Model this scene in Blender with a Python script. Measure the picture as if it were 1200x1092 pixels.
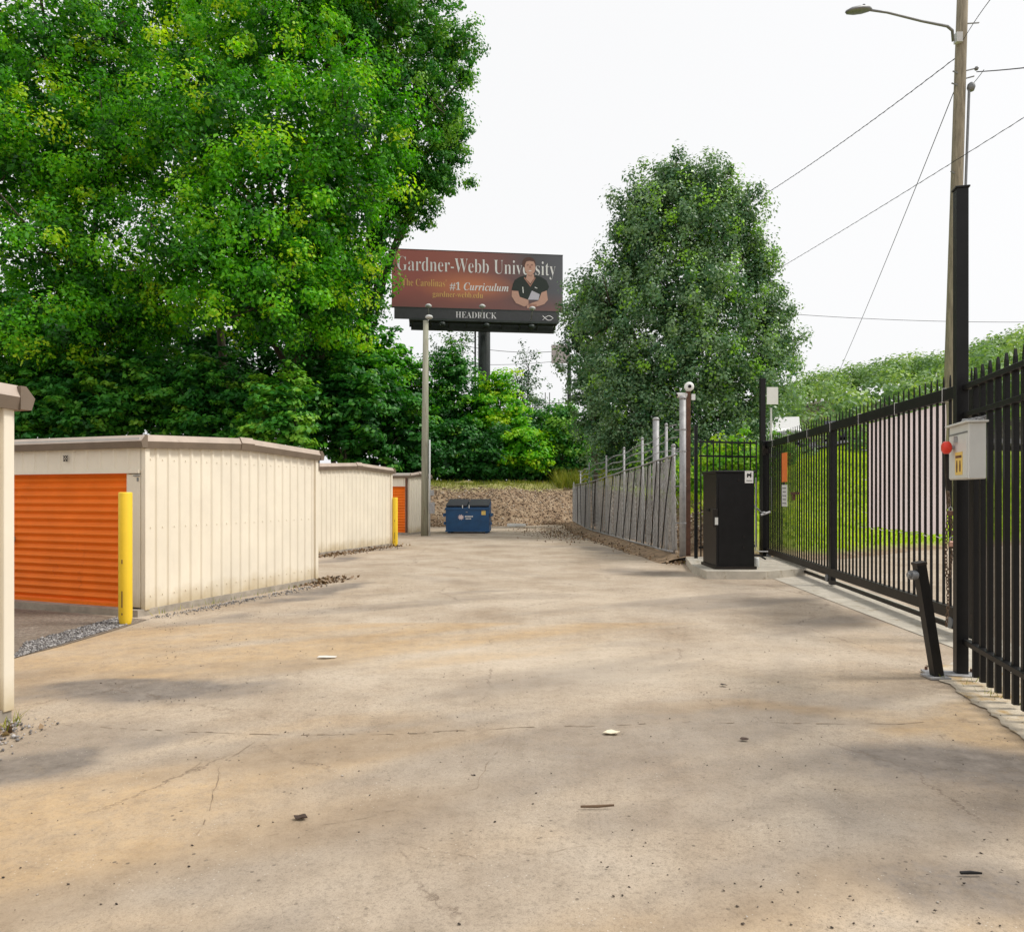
import bpy, math, random
import numpy as np
from mathutils import Matrix, Vector, Quaternion
R = math.radians
random.seed(7)
scene = bpy.context.scene
for o in list(bpy.data.objects): bpy.data.objects.remove(o, do_unlink=True)
col = scene.collection

# ------------------------------------------------------------ camera, world, sun, exposure
F, HY, H = 850.0, 578.0, 1.6            # focal length in photo pixels, horizon row, eye height
cam = bpy.data.cameras.new('camera'); camo = bpy.data.objects.new('camera', cam); col.objects.link(camo)
cam.sensor_width = 36; cam.lens = F/1200*36; cam.shift_y = (HY-546)/1200
cam.clip_start = .05; cam.clip_end = 3000
camo.location = (0, 0, H); camo.rotation_euler = (R(90), 0, 0)
scene.camera = camo
SUN_EL, SUN_AZ = 54, 92                 # azimuth measured from straight ahead towards the right
world = bpy.data.worlds.new('World'); scene.world = world; world.use_nodes = True
nt = world.node_tree; nt.nodes.clear()
sky = nt.nodes.new('ShaderNodeTexSky'); sky.sky_type = 'NISHITA'; sky.sun_disc = False
sky.sun_elevation = R(SUN_EL); sky.sun_rotation = R(SUN_AZ); sky.dust_density = 4; sky.air_density = 1.2
hs = nt.nodes.new('ShaderNodeHueSaturation'); hs.inputs['Saturation'].default_value = .12
mx = nt.nodes.new('ShaderNodeMix'); mx.data_type = 'RGBA'; mx.inputs['Factor'].default_value = .84
mx.inputs['B'].default_value = (9.8, 9.82, 9.9, 1)       # even overcast
bg = nt.nodes.new('ShaderNodeBackground'); bg.inputs['Strength'].default_value = .1
out = nt.nodes.new('ShaderNodeOutputWorld')
nt.links.new(sky.outputs[0], hs.inputs['Color']); nt.links.new(hs.outputs[0], mx.inputs['A'])
nt.links.new(mx.outputs['Result'], bg.inputs['Color']); nt.links.new(bg.outputs[0], out.inputs['Surface'])
sun = bpy.data.lights.new('sun', 'SUN'); sun.energy = 2.6; sun.angle = R(13); sun.color = (1, .95, .87)
suno = bpy.data.objects.new('sun', sun); col.objects.link(suno)
sd = Vector((math.cos(R(SUN_EL))*math.sin(R(SUN_AZ)), math.cos(R(SUN_EL))*math.cos(R(SUN_AZ)), math.sin(R(SUN_EL))))
suno.rotation_euler = sd.to_track_quat('Z', 'Y').to_euler(); suno.location = (10, 20, 60)
scene.view_settings.view_transform = 'Standard'; scene.view_settings.look = 'None'
scene.view_settings.exposure = 0.12; scene.view_settings.gamma = 1
scene.cycles.max_bounces = 7; scene.cycles.transparent_max_bounces = 8

def P(px, py, Y): return Vector(((px-600)/F*Y, Y, H+(HY-py)/F*Y))
def G(px, py):
    Y = H*F/(py-HY); return Vector(((px-600)/F*Y, Y, 0))

# ------------------------------------------------------------ helpers
FR = {}
def tag(o, label=None, cat=None, group=None, kind=None):
    if label: o['label'] = label
    if cat: o['category'] = cat
    if group: o['group'] = group
    if kind: o['kind'] = kind
    return o
def thing(name, label, cat, loc=(0, 0, 0), rz=0, group=None):
    o = bpy.data.objects.new(name, None); col.objects.link(o); o.empty_display_size = .2
    o.location = loc; o.rotation_euler = (0, 0, rz)
    FR[o.name] = (Matrix.Translation(Vector(loc)) @ Matrix.Rotation(rz, 4, 'Z'))
    return tag(o, label, cat, group)
def copy_tree(o, parent=None):
    c = o.copy(); col.objects.link(c); c.parent = parent
    for ch in list(o.children): copy_tree(ch, c)
    return c

class MB:
    def __init__(s): s.v = []; s.f = []; s.m = []; s.cur = 0
    def add(s, vs, fs):
        b = len(s.v); s.v += [tuple(p) for p in vs]
        for f in fs: s.f.append(tuple(b+i for i in f)); s.m.append(s.cur)
    def box(s, c, d, rz=0, M=None, bev=0):
        x, y, z = [k/2 for k in d]
        T = M if M is not None else Matrix.Translation(Vector(c)) @ Matrix.Rotation(rz, 4, 'Z')
        if bev <= 0:
            vs = [T @ Vector((a*x, b*y, e*z)) for e in (-1, 1) for b in (-1, 1) for a in (-1, 1)]
            s.add(vs, [(0,2,3,1),(4,5,7,6),(0,1,5,4),(2,6,7,3),(0,4,6,2),(1,3,7,5)])
        else:                                   # chamfered: octagonal in plan, chamfered top and bottom
            def ring(k, zz): return [(k*0+x-k if False else 0, 0, 0)]
            q = bev; vs = []
            for zz, k in ((-z, q), (-z+q, 0), (z-q, 0), (z, q)):
                X, Yy = x-k, y-k; e = q*.6
                for a, b in ((-X+e, -Yy), (X-e, -Yy), (X, -Yy+e), (X, Yy-e), (X-e, Yy), (-X+e, Yy), (-X, Yy-e), (-X, -Yy+e)):
                    vs.append(T @ Vector((a, b, zz)))
            fs = [tuple(range(7, -1, -1)), tuple(range(24, 32))]
            for r_ in range(3):
                for i in range(8):
                    j = (i+1) % 8; fs.append((r_*8+i, r_*8+j, r_*8+8+j, r_*8+8+i))
            s.add(vs, fs)
    def tube(s, pts, r, n=8, cap=True):
        pts = [Vector(p) for p in pts]; rs = r if isinstance(r, (list, tuple)) else [r]*len(pts)
        vs = []; prev = None
        for i, p in enumerate(pts):
            d = (pts[min(i+1, len(pts)-1)]-pts[max(i-1, 0)]).normalized()
            if prev is None:
                a = d.orthogonal().normalized()
            else:
                a = (prev - d*prev.dot(d)); a = a.normalized() if a.length > 1e-6 else d.orthogonal().normalized()
            prev = a; b = d.cross(a)
            for k in range(n):
                t = 2*math.pi*(k+.5)/n; vs.append(p + (a*math.cos(t)+b*math.sin(t))*rs[i])
        fs = []
        for i in range(len(pts)-1):
            for k in range(n):
                j = (k+1) % n; fs.append((i*n+k, i*n+j, (i+1)*n+j, (i+1)*n+k))
        if cap: fs += [tuple(range(n-1, -1, -1)), tuple((len(pts)-1)*n+k for k in range(n))]
        s.add(vs, fs)
    def bar(s, p0, p1, w, h, up=(0, 0, 1)):     # rectangular bar between points
        p0 = Vector(p0); p1 = Vector(p1); d = (p1-p0); L = d.length; d.normalize()
        up = Vector(up); sx = d.cross(up)
        if sx.length < 1e-4: sx = d.cross(Vector((0, 1, 0)))
        sx.normalize(); u = sx.cross(d)
        M = Matrix((( d.x, sx.x, u.x, 0), (d.y, sx.y, u.y, 0), (d.z, sx.z, u.z, 0), (0, 0, 0, 1)))
        M = Matrix.Translation((p0+p1)/2) @ M
        s.box(None, (L, w, h), M=M)
    def prism(s, poly, y0, y1, T=None):         # poly in (x,z), extruded along y
        T = T or Matrix.Identity(4); n = len(poly)
        vs = [T @ Vector((a, y0, b)) for a, b in poly] + [T @ Vector((a, y1, b)) for a, b in poly]
        fs = [tuple(range(n)), tuple(range(2*n-1, n-1, -1))] + [(i, i+n, (i+1) % n+n, (i+1) % n) for i in range(n)]
        s.add(vs, fs)
    def sheet(s, pts, z=None):
        s.add([(p[0], p[1], z if z is not None else p[2]) for p in pts], [tuple(range(len(pts)))])
    def lathe(s, prof, c, n=16):                # prof list of (r,z)
        c = Vector(c); vs = []
        for r, z in prof:
            for k in range(n):
                t = 2*math.pi*k/n; vs.append(c+Vector((r*math.cos(t), r*math.sin(t), z)))
        fs = []
        for i in range(len(prof)-1):
            for k in range(n):
                j = (k+1) % n; fs.append((i*n+k, i*n+j, (i+1)*n+j, (i+1)*n+k))
        fs += [tuple(range(n-1, -1, -1)), tuple((len(prof)-1)*n+k for k in range(n))]
        s.add(vs, fs)
    def build(s, name, mats, parent=None, local=False, smooth=False, label=None):
        me = bpy.data.meshes.new(name)
        vs = s.v
        if parent is not None and not local:
            I = FR[parent.name].inverted(); vs = [tuple(I @ Vector(p)) for p in vs]
        me.from_pydata(vs, [], s.f)
        if not isinstance(mats, (list, tuple)): mats = [mats]
        for m in mats: me.materials.append(m)
        if len(mats) > 1: me.polygons.foreach_set('material_index', s.m)
        if smooth: me.polygons.foreach_set('use_smooth', [True]*len(me.polygons))
        me.update()
        o = bpy.data.objects.new(name, me); col.objects.link(o)
        if parent is not None:
            o.parent = parent; FR[o.name] = FR.get(parent.name, Matrix.Identity(4))
        if label: o['label'] = label
        return o

def np_mesh(name, V, Fc, mat, tint=None, parent=None, smooth=False):
    """V (n,3); Fc (m,k) index array, all faces with k corners"""
    if parent is not None and parent.name in FR:
        I = np.array(FR[parent.name].inverted()); V = V @ I[:3, :3].T + I[:3, 3]
    me = bpy.data.meshes.new(name); m, k = Fc.shape
    me.vertices.add(len(V)); me.vertices.foreach_set('co', V.astype(np.float32).ravel())
    me.loops.add(m*k); me.loops.foreach_set('vertex_index', Fc.astype(np.int32).ravel())
    me.polygons.add(m); me.polygons.foreach_set('loop_start', np.arange(0, m*k, k, dtype=np.int32))
    me.update(calc_edges=True)
    if tint is not None:
        a = me.attributes.new('tint', 'FLOAT', 'FACE'); a.data.foreach_set('value', tint.astype(np.float32))
    if smooth: me.polygons.foreach_set('use_smooth', np.ones(m, bool))
    me.materials.append(mat)
    o = bpy.data.objects.new(name, me); col.objects.link(o)
    if parent is not None: o.parent = parent
    return o

# ------------------------------------------------------------ materials
class NT:
    def __init__(s, name):
        s.m = bpy.data.materials.new(name); s.m.use_nodes = True; s.t = s.m.node_tree; s.t.nodes.clear()
        s.o = s.t.nodes.new('ShaderNodeOutputMaterial'); s.b = s.t.nodes.new('ShaderNodeBsdfPrincipled')
        s.t.links.new(s.b.outputs[0], s.o.inputs['Surface'])
        s.tc = s.t.nodes.new('ShaderNodeTexCoord')
    def n(s, ty, **k):
        x = s.t.nodes.new(ty)
        for a, v in k.items(): setattr(x, a, v)
        return x
    def l(s, a, b): s.t.links.new(a, b)
    def noise(s, scale, detail=4, rough=.6, stretch=None, vec=None):
        x = s.n('ShaderNodeTexNoise'); x.inputs['Scale'].default_value = scale
        x.inputs['Detail'].default_value = detail; x.inputs['Roughness'].default_value = rough
        src = vec or s.tc.outputs['Object']
        if stretch:
            mp = s.n('ShaderNodeMapping'); mp.inputs['Scale'].default_value = stretch
            s.l(src, mp.inputs['Vector']); src = mp.outputs[0]
        s.l(src, x.inputs['Vector']); return x.outputs['Fac']
    def ramp(s, fac, stops):
        r = s.n('ShaderNodeValToRGB'); e = r.color_ramp.elements
        while len(e) < len(stops): e.new(.5)
        for i, (p, c) in enumerate(stops):
            e[i].position = p; e[i].color = (c[0], c[1], c[2], 1) if isinstance(c, (tuple, list)) else (c, c, c, 1)
        s.l(fac, r.inputs['Fac']); return r.outputs['Color']
    def mix(s, fac, a, b, mode='MIX'):
        x = s.n('ShaderNodeMix', data_type='RGBA', blend_type=mode)
        for k, v in (('Factor', fac), ('A', a), ('B', b)):
            if isinstance(v, (int, float)): x.inputs[k].default_value = v if k == 'Factor' else (v, v, v, 1)
            elif isinstance(v, tuple): x.inputs[k].default_value = (*v[:3], 1)
            else: s.l(v, x.inputs[k])
        return x.outputs['Result']
    def math(s, op, a, b=0):
        x = s.n('ShaderNodeMath', operation=op)
        for i, v in ((0, a), (1, b)):
            if isinstance(v, (int, float)): x.inputs[i].default_value = v
            else: s.l(v, x.inputs[i])
        return x.outputs[0]
    def bump(s, h, strength, dist=.01):
        x = s.n('ShaderNodeBump'); x.inputs['Strength'].default_value = strength; x.inputs['Distance'].default_value = dist
        s.l(h, x.inputs['Height']); s.l(x.outputs[0], s.b.inputs['Normal'])
    def attr(s, name, out='Fac'):
        x = s.n('ShaderNodeAttribute', attribute_name=name); return x.outputs[out]
def pmat(name, c, rough=.6, metal=0, var=.12, scale=3, bump=0, bscale=40, stretch=None, dirt=None, spec=.5):
    t = NT(name); f = t.noise(scale, 5, .6, stretch)
    a = tuple(max(0, k*(1-var)) for k in c); b = tuple(min(1, k*(1+var)) for k in c)
    cc = t.ramp(f, [(.3, a), (.7, b)])
    if dirt:                                     # (colour, threshold, scale, stretch)
        dc, th, ds, dst = dirt
        g = t.ramp(t.noise(ds, 6, .7, dst), [(th, 0), (min(1, th+.14), 1)])
        cc = t.mix(g, cc, dc)
    t.l(cc, t.b.inputs['Base Color'])
    t.b.inputs['Roughness'].default_value = rough; t.b.inputs['Metallic'].default_value = metal
    t.b.inputs['Specular IOR Level'].default_value = spec
    if bump: t.bump(t.noise(bscale, 4, .6, stretch), bump)
    return t.m
def flat(name, c, rough=.6, spec=.3): return pmat(name, c, rough, 0, .05, 8, spec=spec)

M = {}
def cream(name, c, v):
    t = NT(name); f = t.noise(1.6, 5, .6)
    cc = t.ramp(f, [(.3, tuple(k*.93 for k in c)), (.7, tuple(min(1, k*1.04) for k in c))])
    st = t.ramp(t.noise(5, 5, .7, (4, 4, .25)), [(.6, 0), (.85, .3)])       # rain streaks
    cc = t.mix(st, cc, (.46, .38, .27))
    sx = t.n('ShaderNodeSeparateXYZ'); t.l(t.tc.outputs['Object'], sx.inputs[0])
    hgt = t.math('ADD', sx.outputs['Z'], t.math('MULTIPLY', t.noise(3.5, 4), .35))
    mr = t.n('ShaderNodeMapRange'); t.l(hgt, mr.inputs['Value']); mr.inputs['From Min'].default_value = .22; mr.inputs['From Max'].default_value = .52
    mr.inputs['To Min'].default_value = .75; mr.inputs['To Max'].default_value = 0
    cc = t.mix(mr.outputs[0], cc, (.45, .34, .17))            # splashed red clay along the foot of the wall
    t.l(cc, t.b.inputs['Base Color']); t.b.inputs['Roughness'].default_value = .5
    t.b.inputs['Specular IOR Level'].default_value = .3
    return t.m
M['cream'] = cream('cream_metal_panel', (.80, .735, .61), 0)
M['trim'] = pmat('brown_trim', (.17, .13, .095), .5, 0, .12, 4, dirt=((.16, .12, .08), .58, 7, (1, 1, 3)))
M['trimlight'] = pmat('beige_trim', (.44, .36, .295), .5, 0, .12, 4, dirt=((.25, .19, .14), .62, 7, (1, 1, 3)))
M['roof'] = pmat('roof_metal', (.52, .50, .47), .45, 0, .1, 2)
M['orange'] = pmat('orange_door', (.88, .20, .014), .5, 0, .08, 2.5, dirt=((.60, .12, .014), .62, 2.2, (1, 1, .5)), spec=.2)
M['yellow'] = pmat('yellow_sleeve', (.86, .59, .03), .5, 0, .06, 4, dirt=((.35, .27, .08), .66, 9, (1, 1, .3)))
M['concrete'] = pmat('pale_concrete', (.46, .42, .35), .9, 0, .2, 3, .5, 60, dirt=((.30, .24, .16), .55, 5, None))
M['slab'] = pmat('slab_edge', (.34, .30, .25), .9, 0, .25, 6, .5, 50)
M['black'] = pmat('black_paint', (.006, .006, .0065), .42, 0, .4, 6, .15, 90, dirt=((.03, .026, .022), .66, 9, (1, 1, .3)), spec=.28)
M['blackb'] = pmat('black_brown_paint', (.018, .014, .011), .5, 0, .4, 6, .15, 90, dirt=((.07, .05, .035), .62, 9, None), spec=.3)
M['galv'] = pmat('galvanised', (.34, .34, .345), .6, .3, .2, 9, .1, 60, dirt=((.25, .22, .19), .6, 6, (1, 1, .3)))
M['slat'] = pmat('grey_vinyl_slat', (.44, .43, .42), .6, 0, .25, 5, .2, 60, (1, 1, .3), dirt=((.17, .15, .12), .52, 12, (1, 1, .4)))
M['rust'] = pmat('rusty_brown_steel', (.12, .055, .033), .75, .1, .35, 8, .3, 70)
M['white'] = flat('white_plastic', (.78, .78, .76), .4)
M['offwhite'] = pmat('banner_back', (.74, .68, .67), .75, 0, .06, 3)
M['greybox'] = pmat('white_enamel_box', (.64, .65, .62), .4, 0, .05, 5, dirt=((.42, .40, .35), .68, 10, (1, 1, .3)))
M['red'] = flat('red_plastic', (.72, .05, .03), .35)
M['darkhole'] = flat('dark_rubber', (.01, .01, .01), .7)
M['sticker'] = flat('yellow_label', (.78, .56, .16), .5)
M['orangesign'] = flat('orange_sign', (.85, .22, .05), .5)
M['wood'] = pmat('weathered_pole', (.27, .235, .17), .9, 0, .35, 4, .5, 30, (4, 4, .35), dirt=((.13, .11, .08), .58, 8, (3, 3, .3)))
M['steelgrey'] = pmat('grey_steel', (.20, .21, .22), .5, .3, .15, 6)
M['wire'] = flat('black_cable', (.03, .03, .035), .6)
M['blue'] = pmat('dumpster_blue', (.012, .075, .19), .5, 0, .2, 3, .15, 40, dirt=((.10, .06, .05), .63, 5, (1, 1, 3)))
M['bluedark'] = pmat('black_lid', (.012, .014, .022), .5, 0, .3, 4)
M['bark'] = pmat('bark', (.085, .07, .05), .95, 0, .4, 5, .6, 25, (3, 3, .6))
M['billsteel'] = pmat('dark_green_steel', (.035, .045, .042), .6, .1, .3, 2)
M['pole2'] = pmat('pale_treated_pole', (.30, .30, .23), .9, 0, .25, 3, .5, 30, (4, 4, .3), dirt=((.20, .15, .11), .56, 4, (3, 3, .4)))
M['pvc'] = flat('grey_conduit', (.55, .56, .55), .5)
M['glass'] = flat('dark_glass', (.02, .025, .03), .1)
M['chain'] = pmat('rusty_chain', (.13, .085, .055), .6, .4, .5, 40, .3, 90)
M['galvdark'] = M['galv']

def leafmat(name, stops, trans=.38, rough=.5):
    t = NT(name); f = t.attr('tint')
    c = t.ramp(f, stops)
    t.l(c, t.b.inputs['Base Color']); t.b.inputs['Roughness'].default_value = rough
    t.b.inputs['Specular IOR Level'].default_value = .35
    tr = t.n('ShaderNodeBsdfTranslucent'); ms = t.n('ShaderNodeMixShader'); ms.inputs[0].default_value = trans
    tc = t.mix(1.0, c, (1.5, 1.6, .5), 'MULTIPLY'); t.l(tc, tr.inputs['Color'])
    t.l(t.b.outputs[0], ms.inputs[1]); t.l(tr.outputs[0], ms.inputs[2]); t.l(ms.outputs[0], t.o.inputs['Surface'])
    return t.m
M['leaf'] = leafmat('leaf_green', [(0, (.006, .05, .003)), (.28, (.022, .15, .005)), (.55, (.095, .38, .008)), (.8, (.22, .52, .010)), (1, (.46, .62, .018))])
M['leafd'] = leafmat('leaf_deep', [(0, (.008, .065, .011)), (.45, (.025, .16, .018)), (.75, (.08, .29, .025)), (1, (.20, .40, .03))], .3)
M['pear'] = leafmat('leaf_pear', [(0, (.018, .07, .03)), (.45, (.06, .16, .07)), (.75, (.17, .29, .15)), (.93, (.26, .38, .22)), (1, (.26, .52, .04))], .24, .35)
M['lime'] = leafmat('leaf_lime', [(0, (.05, .18, .012)), (.5, (.12, .34, .015)), (1, (.34, .50, .03))], .4)
M['far'] = leafmat('leaf_far', [(0, (.09, .18, .08)), (.5, (.20, .34, .12)), (1, (.38, .50, .16))], .3)  # paler greens: distance haze is put into the leaf colour
M['grass'] = leafmat('grass_blade', [(0, (.17, .26, .014)), (.5, (.36, .50, .022)), (1, (.60, .66, .05))], .42)
M['grassdull'] = leafmat('grass_dry', [(0, (.06, .09, .012)), (.5, (.20, .24, .02)), (1, (.42, .38, .07))], .3)
M['litter'] = leafmat('dry_leaf', [(0, (.05, .03, .018)), (.5, (.17, .10, .055)), (1, (.40, .29, .19))], .1)

def stonemat(name, stops):
    t = NT(name); c = t.ramp(t.attr('tint'), stops)
    f = t.noise(25, 3); c = t.mix(.35, c, t.ramp(f, [(.3, .25), (.7, 1)]), 'MULTIPLY')
    t.l(c, t.b.inputs['Base Color']); t.b.inputs['Roughness'].default_value = .9; return t.m
M['stone'] = stonemat('riprap', [(0, (.13, .08, .05)), (.4, (.29, .20, .13)), (.85, (.44, .335, .235)), (1, (.78, .70, .60))])
M['pebble'] = stonemat('pebble', [(0, (.02, .015, .012)), (.75, (.13, .10, .075)), (.9, (.35, .30, .25)), (1, (.66, .62, .56))])
M['gravel'] = stonemat('grey_gravel', [(0, (.07, .065, .065)), (.6, (.25, .235, .23)), (1, (.55, .53, .52))])

# ------------------------------------------------------------ terrain
POLY = np.array([(-400,-300),(-400,60),(-40,43),(-12,37.2),(-4,35.0),(0,35.6),(3.6,38.6),(4.15,30),(4.75,19.5),(5.3,17.6),(8,17.9),(11,20.5),(25,27),(400,160),(400,-300)], float)
def sdist(x, y):
    d = np.full(x.shape, 1e9); ins = np.zeros(x.shape, bool); n = len(POLY)
    for i in range(n):
        a = POLY[i]; b = POLY[(i+1) % n]; e = b-a
        t = np.clip(((x-a[0])*e[0]+(y-a[1])*e[1])/(e@e), 0, 1)
        d = np.minimum(d, np.hypot(x-a[0]-t*e[0], y-a[1]-t*e[1]))
        c = ((a[1] > y) != (b[1] > y)); 
        with np.errstate(divide='ignore', invalid='ignore'):
            xi = a[0]+(y-a[1])*e[0]/(e[1] if e[1] != 0 else 1e-9)
        ins ^= (c & (x < xi))
    return np.where(ins, -d, d)
def sst(a, b, x): t = np.clip((x-a)/(b-a), 0, 1); return t*t*(3-2*t)
def vnoise(x, y, s, seed=0):
    x = x*s+seed*17.3; y = y*s+seed*9.1; xi = np.floor(x); yi = np.floor(y); fx = x-xi; fy = y-yi
    def h(a, b): v = np.sin(a*127.1+b*311.7+seed)*43758.5453; return v-np.floor(v)
    ux = fx*fx*(3-2*fx); uy = fy*fy*(3-2*fy)
    return (h(xi,yi)*(1-ux)+h(xi+1,yi)*ux)*(1-uy)+(h(xi,yi+1)*(1-ux)+h(xi+1,yi+1)*ux)*uy
def fbm(x, y, s, seed=0, o=4): return sum(vnoise(x, y, s*2**k, seed+k)/2**(k+1) for k in range(o))
def hgt(x, y):
    x = np.asarray(x, float); y = np.asarray(y, float)
    d = np.maximum(sdist(x, y), 0); g = sst(5.6, 8.0, x)
    hs_ = 2.15*np.tanh(d*1.15/2.15)+np.minimum(.02*d, 1)
    hg = 6.0*np.tanh(d*.34/6.0)
    h = hs_*(1-g)+hg*g
    h += (fbm(x, y, 1.1, 3)-.47)*.35*np.clip(d*1.5, 0, 1)*(1-.7*g)
    h += 9*sst(50, 110, y)*sst(.28, .42, x/np.maximum(y, 1))
    return h
def hz(x, y): return float(hgt(np.array([x]), np.array([y]))[0])
def axis(segs):
    o = []
    for a, b, st in segs: o += list(np.arange(a, b, st))
    return np.array(o+[segs[-1][1]])
ax = axis([(-2000,-400,400),(-400,-60,40),(-60,-14,3),(-14,-6,.6),(-6,9,.25),(9,30,.8),(30,80,4),(80,400,40),(400,2001,400)])
ay = axis([(-300,-20,40),(-20,15,5),(15,17,.5),(17,44,.25),(44,60,1.5),(60,140,5),(140,400,40),(400,2401,400)])
gx, gy = np.meshgrid(ax, ay); gz = hgt(gx, gy)
V = np.stack([gx.ravel(), gy.ravel(), gz.ravel()], 1); nx = len(ax)
ii, jj = np.meshgrid(np.arange(len(ay)-1), np.arange(nx-1), indexing='ij'); b0 = (ii*nx+jj).ravel()
Fq = np.stack([b0, b0+1, b0+nx+1, b0+nx], 1)
t = NT('terrain'); dirt = t.ramp(t.noise(2.2, 8, .7), [(.3, (.17, .11, .065)), (.5, (.30, .21, .13)), (.7, (.42, .33, .23))])
grs = t.ramp(t.noise(1.2, 6, .6), [(.3, (.22, .32, .02)), (.7, (.38, .50, .03))])
soil = t.ramp(t.noise(3, 6, .6), [(.3, (.04, .035, .018)), (.7, (.10, .09, .04))])
zn = t.n('ShaderNodeSeparateColor'); t.l(t.attr('zone', 'Color'), zn.inputs[0])
c = t.mix(zn.outputs[0], dirt, grs); c = t.mix(zn.outputs[1], c, soil)
t.l(c, t.b.inputs['Base Color']); t.b.inputs['Roughness'].default_value = .95; t.bump(t.noise(9, 8, .7), .8, .05)
ter = np_mesh('ground', V, Fq, t.m, smooth=True); tag(ter, kind='structure')
d = sdist(V[:, 0], V[:, 1]); x_, y_ = V[:, 0], V[:, 1]
gr = np.clip(sst(5.2, 6.0, x_)*sst(.1, .5, d), 0, 1)
gr = np.maximum(gr, sst(1.9, 2.3, d+(fbm(x_, y_, 1.5, 5)-.5)*.6)*(1-sst(4, 5, d))*(x_ > -8)*.35)
so = sst(4.5, 7, d)*(1-sst(6, 8, x_)); so = np.maximum(so, sst(0, 2, d)*(x_ < -8)); so = np.maximum(so, sst(48, 56, y_)*(x_ > 8))
zc = np.zeros((len(V), 4), np.float32); zc[:, 0] = gr; zc[:, 1] = so; zc[:, 3] = 1
a = ter.data.attributes.new('zone', 'FLOAT_COLOR', 'POINT'); a.data.foreach_set('color', zc.ravel())

# ------------------------------------------------------------ pavement (stains, damp patches and clay are painted as they lie)
px_ = np.arange(-16, 26.01, .1); py_ = np.arange(-4, 38.01, .1)
gx, gy = np.meshgrid(px_, py_); X = gx.ravel(); Y = gy.ravel()
dk = np.zeros_like(X); og = np.zeros_like(X); pale = np.zeros_like(X)
wx = X+(fbm(X, Y, .8, 11)-.5)*1.2; wy = Y+(fbm(X, Y, .8, 23)-.5)*1.4
def spot(a, pxp, pyp, rx, ry, s, rot=0, soft=.6):
    c = G(pxp, pyp); ux = wx-c.x; uy = wy-c.y; cr, sr = math.cos(R(rot)), math.sin(R(rot))
    q = np.sqrt(((ux*cr+uy*sr)/rx)**2+((-ux*sr+uy*cr)/ry)**2)
    np.maximum(a, s*(1-sst(1-soft, 1+soft*.4, q)), out=a)
for s in [(130,812,1.35,.36,1.4,8),(60,865,.9,.42,1.5,5),(15,900,.5,.35,1.5,0),(240,822,1.1,.22,.5,5),(20,905,.5,.3,.95,0),(300,930,.9,.18,.35,25),
          (170,950,.7,.14,.35,30),(520,970,.5,.3,.3,0),(600,1060,2.0,.35,.2,0),(200,1085,.9,.2,.4,0),(1000,1000,.8,.35,.45,0),(560,930,1.1,.3,.22,0),(850,930,.7,.5,.5,0),(1040,920,.8,.45,.6,0),(1150,915,.6,.4,.8,0),(780,985,.5,.3,.4,0),
          (1180,1080,.5,.3,.7,0),(1120,905,1.0,.35,1.1,0),(700,960,.5,.2,.3,0),(620,1060,.6,.25,.3,0),(460,895,.8,.12,.3,20),(940,850,1.1,.14,.4,0),
          (390,690,.9,.35,.9,70),(330,705,1.0,.3,.8,70),(255,727,1.0,.3,.65,70),(400,655,1.6,.35,.9,70),(440,645,1.3,.3,.8,70),
          (560,700,2.4,.5,.22,0),(760,760,1.6,.3,.25,0),(640,640,3,.7,.3,0),(760,672,1.4,.7,.55,110),(715,645,2.4,.6,.6,100),(690,628,3,.7,.6,95),
          (480,800,1.3,.16,.28,5),(60,740,1.2,.8,.6,0),(600,830,1.0,.12,.22,15),(860,720,1.6,.2,.25,0),(200,1050,.6,.12,.25,30),(900,1060,.5,.2,.25,0)]:
    spot(dk, *s[:5], s[5])
for s in [(150,748,1.5,.5,.9,0),(60,775,1.0,.4,.8,0),(250,765,1.2,.35,.5,0),(900,832,1.3,.16,.85,0),(1090,850,.9,.28,1.0,0),(1130,835,.5,.25,.9,0),(900,838,1.3,.16,1.0,0),(1160,870,.4,.35,.8,0),
          (330,860,1.0,.25,.45,25),(60,985,.6,.5,.7,0),(220,900,.7,.22,.5,25),(420,850,.6,.15,.4,15),(120,1060,.7,.3,.5,0),(1130,1085,.5,.25,.7,0),
          (980,790,1.2,.5,.35,0),(560,740,2.4,.7,.3,0),(680,855,1.2,.12,.35,0),(1050,760,.6,.9,.35,0),(480,1000,1,.3,.2,0)]:
    spot(og, *s[:5], s[5])
for s in [(640,780,2.2,1.2,.7,0),(420,730,1.5,.6,.5,0),(700,700,3,1.1,.6,0),(1120,820,.5,.3,.9,0),(1180,850,.3,.3,.9,0),(900,760,1.4,.8,.5,0),(360,800,1.1,.3,.4,0)]:
    spot(pale, *s[:5], s[5])
# tyre-swept arcs from lower left up to the middle
for rad, s in ((6.2, .2), (7.9, .18), (9.8, .12)):
    q = np.hypot(wx+5.2, wy-10.5+2); np.maximum(dk, s*(1-sst(.1, .38, abs(q-rad+(fbm(X, Y, .5, 4)-.5)))), out=dk)
ra = R(28); sx_ = X*math.cos(ra)+Y*math.sin(ra); sy_ = -X*math.sin(ra)+Y*math.cos(ra)
streak = sst(.30, .62, fbm(sx_*.28, sy_*1.6, 1.0, 31, 5)); streak2 = sst(.3, .65, fbm(X*.35, Y*1.9, 1.0, 47, 5))
dk *= .25+.85*np.where(X < 1.5, streak, streak2); og *= .30+.60*streak; pale *= .4+.6*streak2
dk = np.clip(dk, 0, 1); dk = np.maximum(dk, .48*sst(.48, .72, fbm(sx_*.22, sy_*1.3, 1.0, 71, 5))*(Y < 12)); og = np.maximum(og, .75*sst(.48, .72, fbm(sx_*.2, sy_*1.1, 1.0, 91, 5))*(Y < 9))
V = np.stack([X, Y, np.full_like(X, .004)], 1); nx = len(px_)
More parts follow.
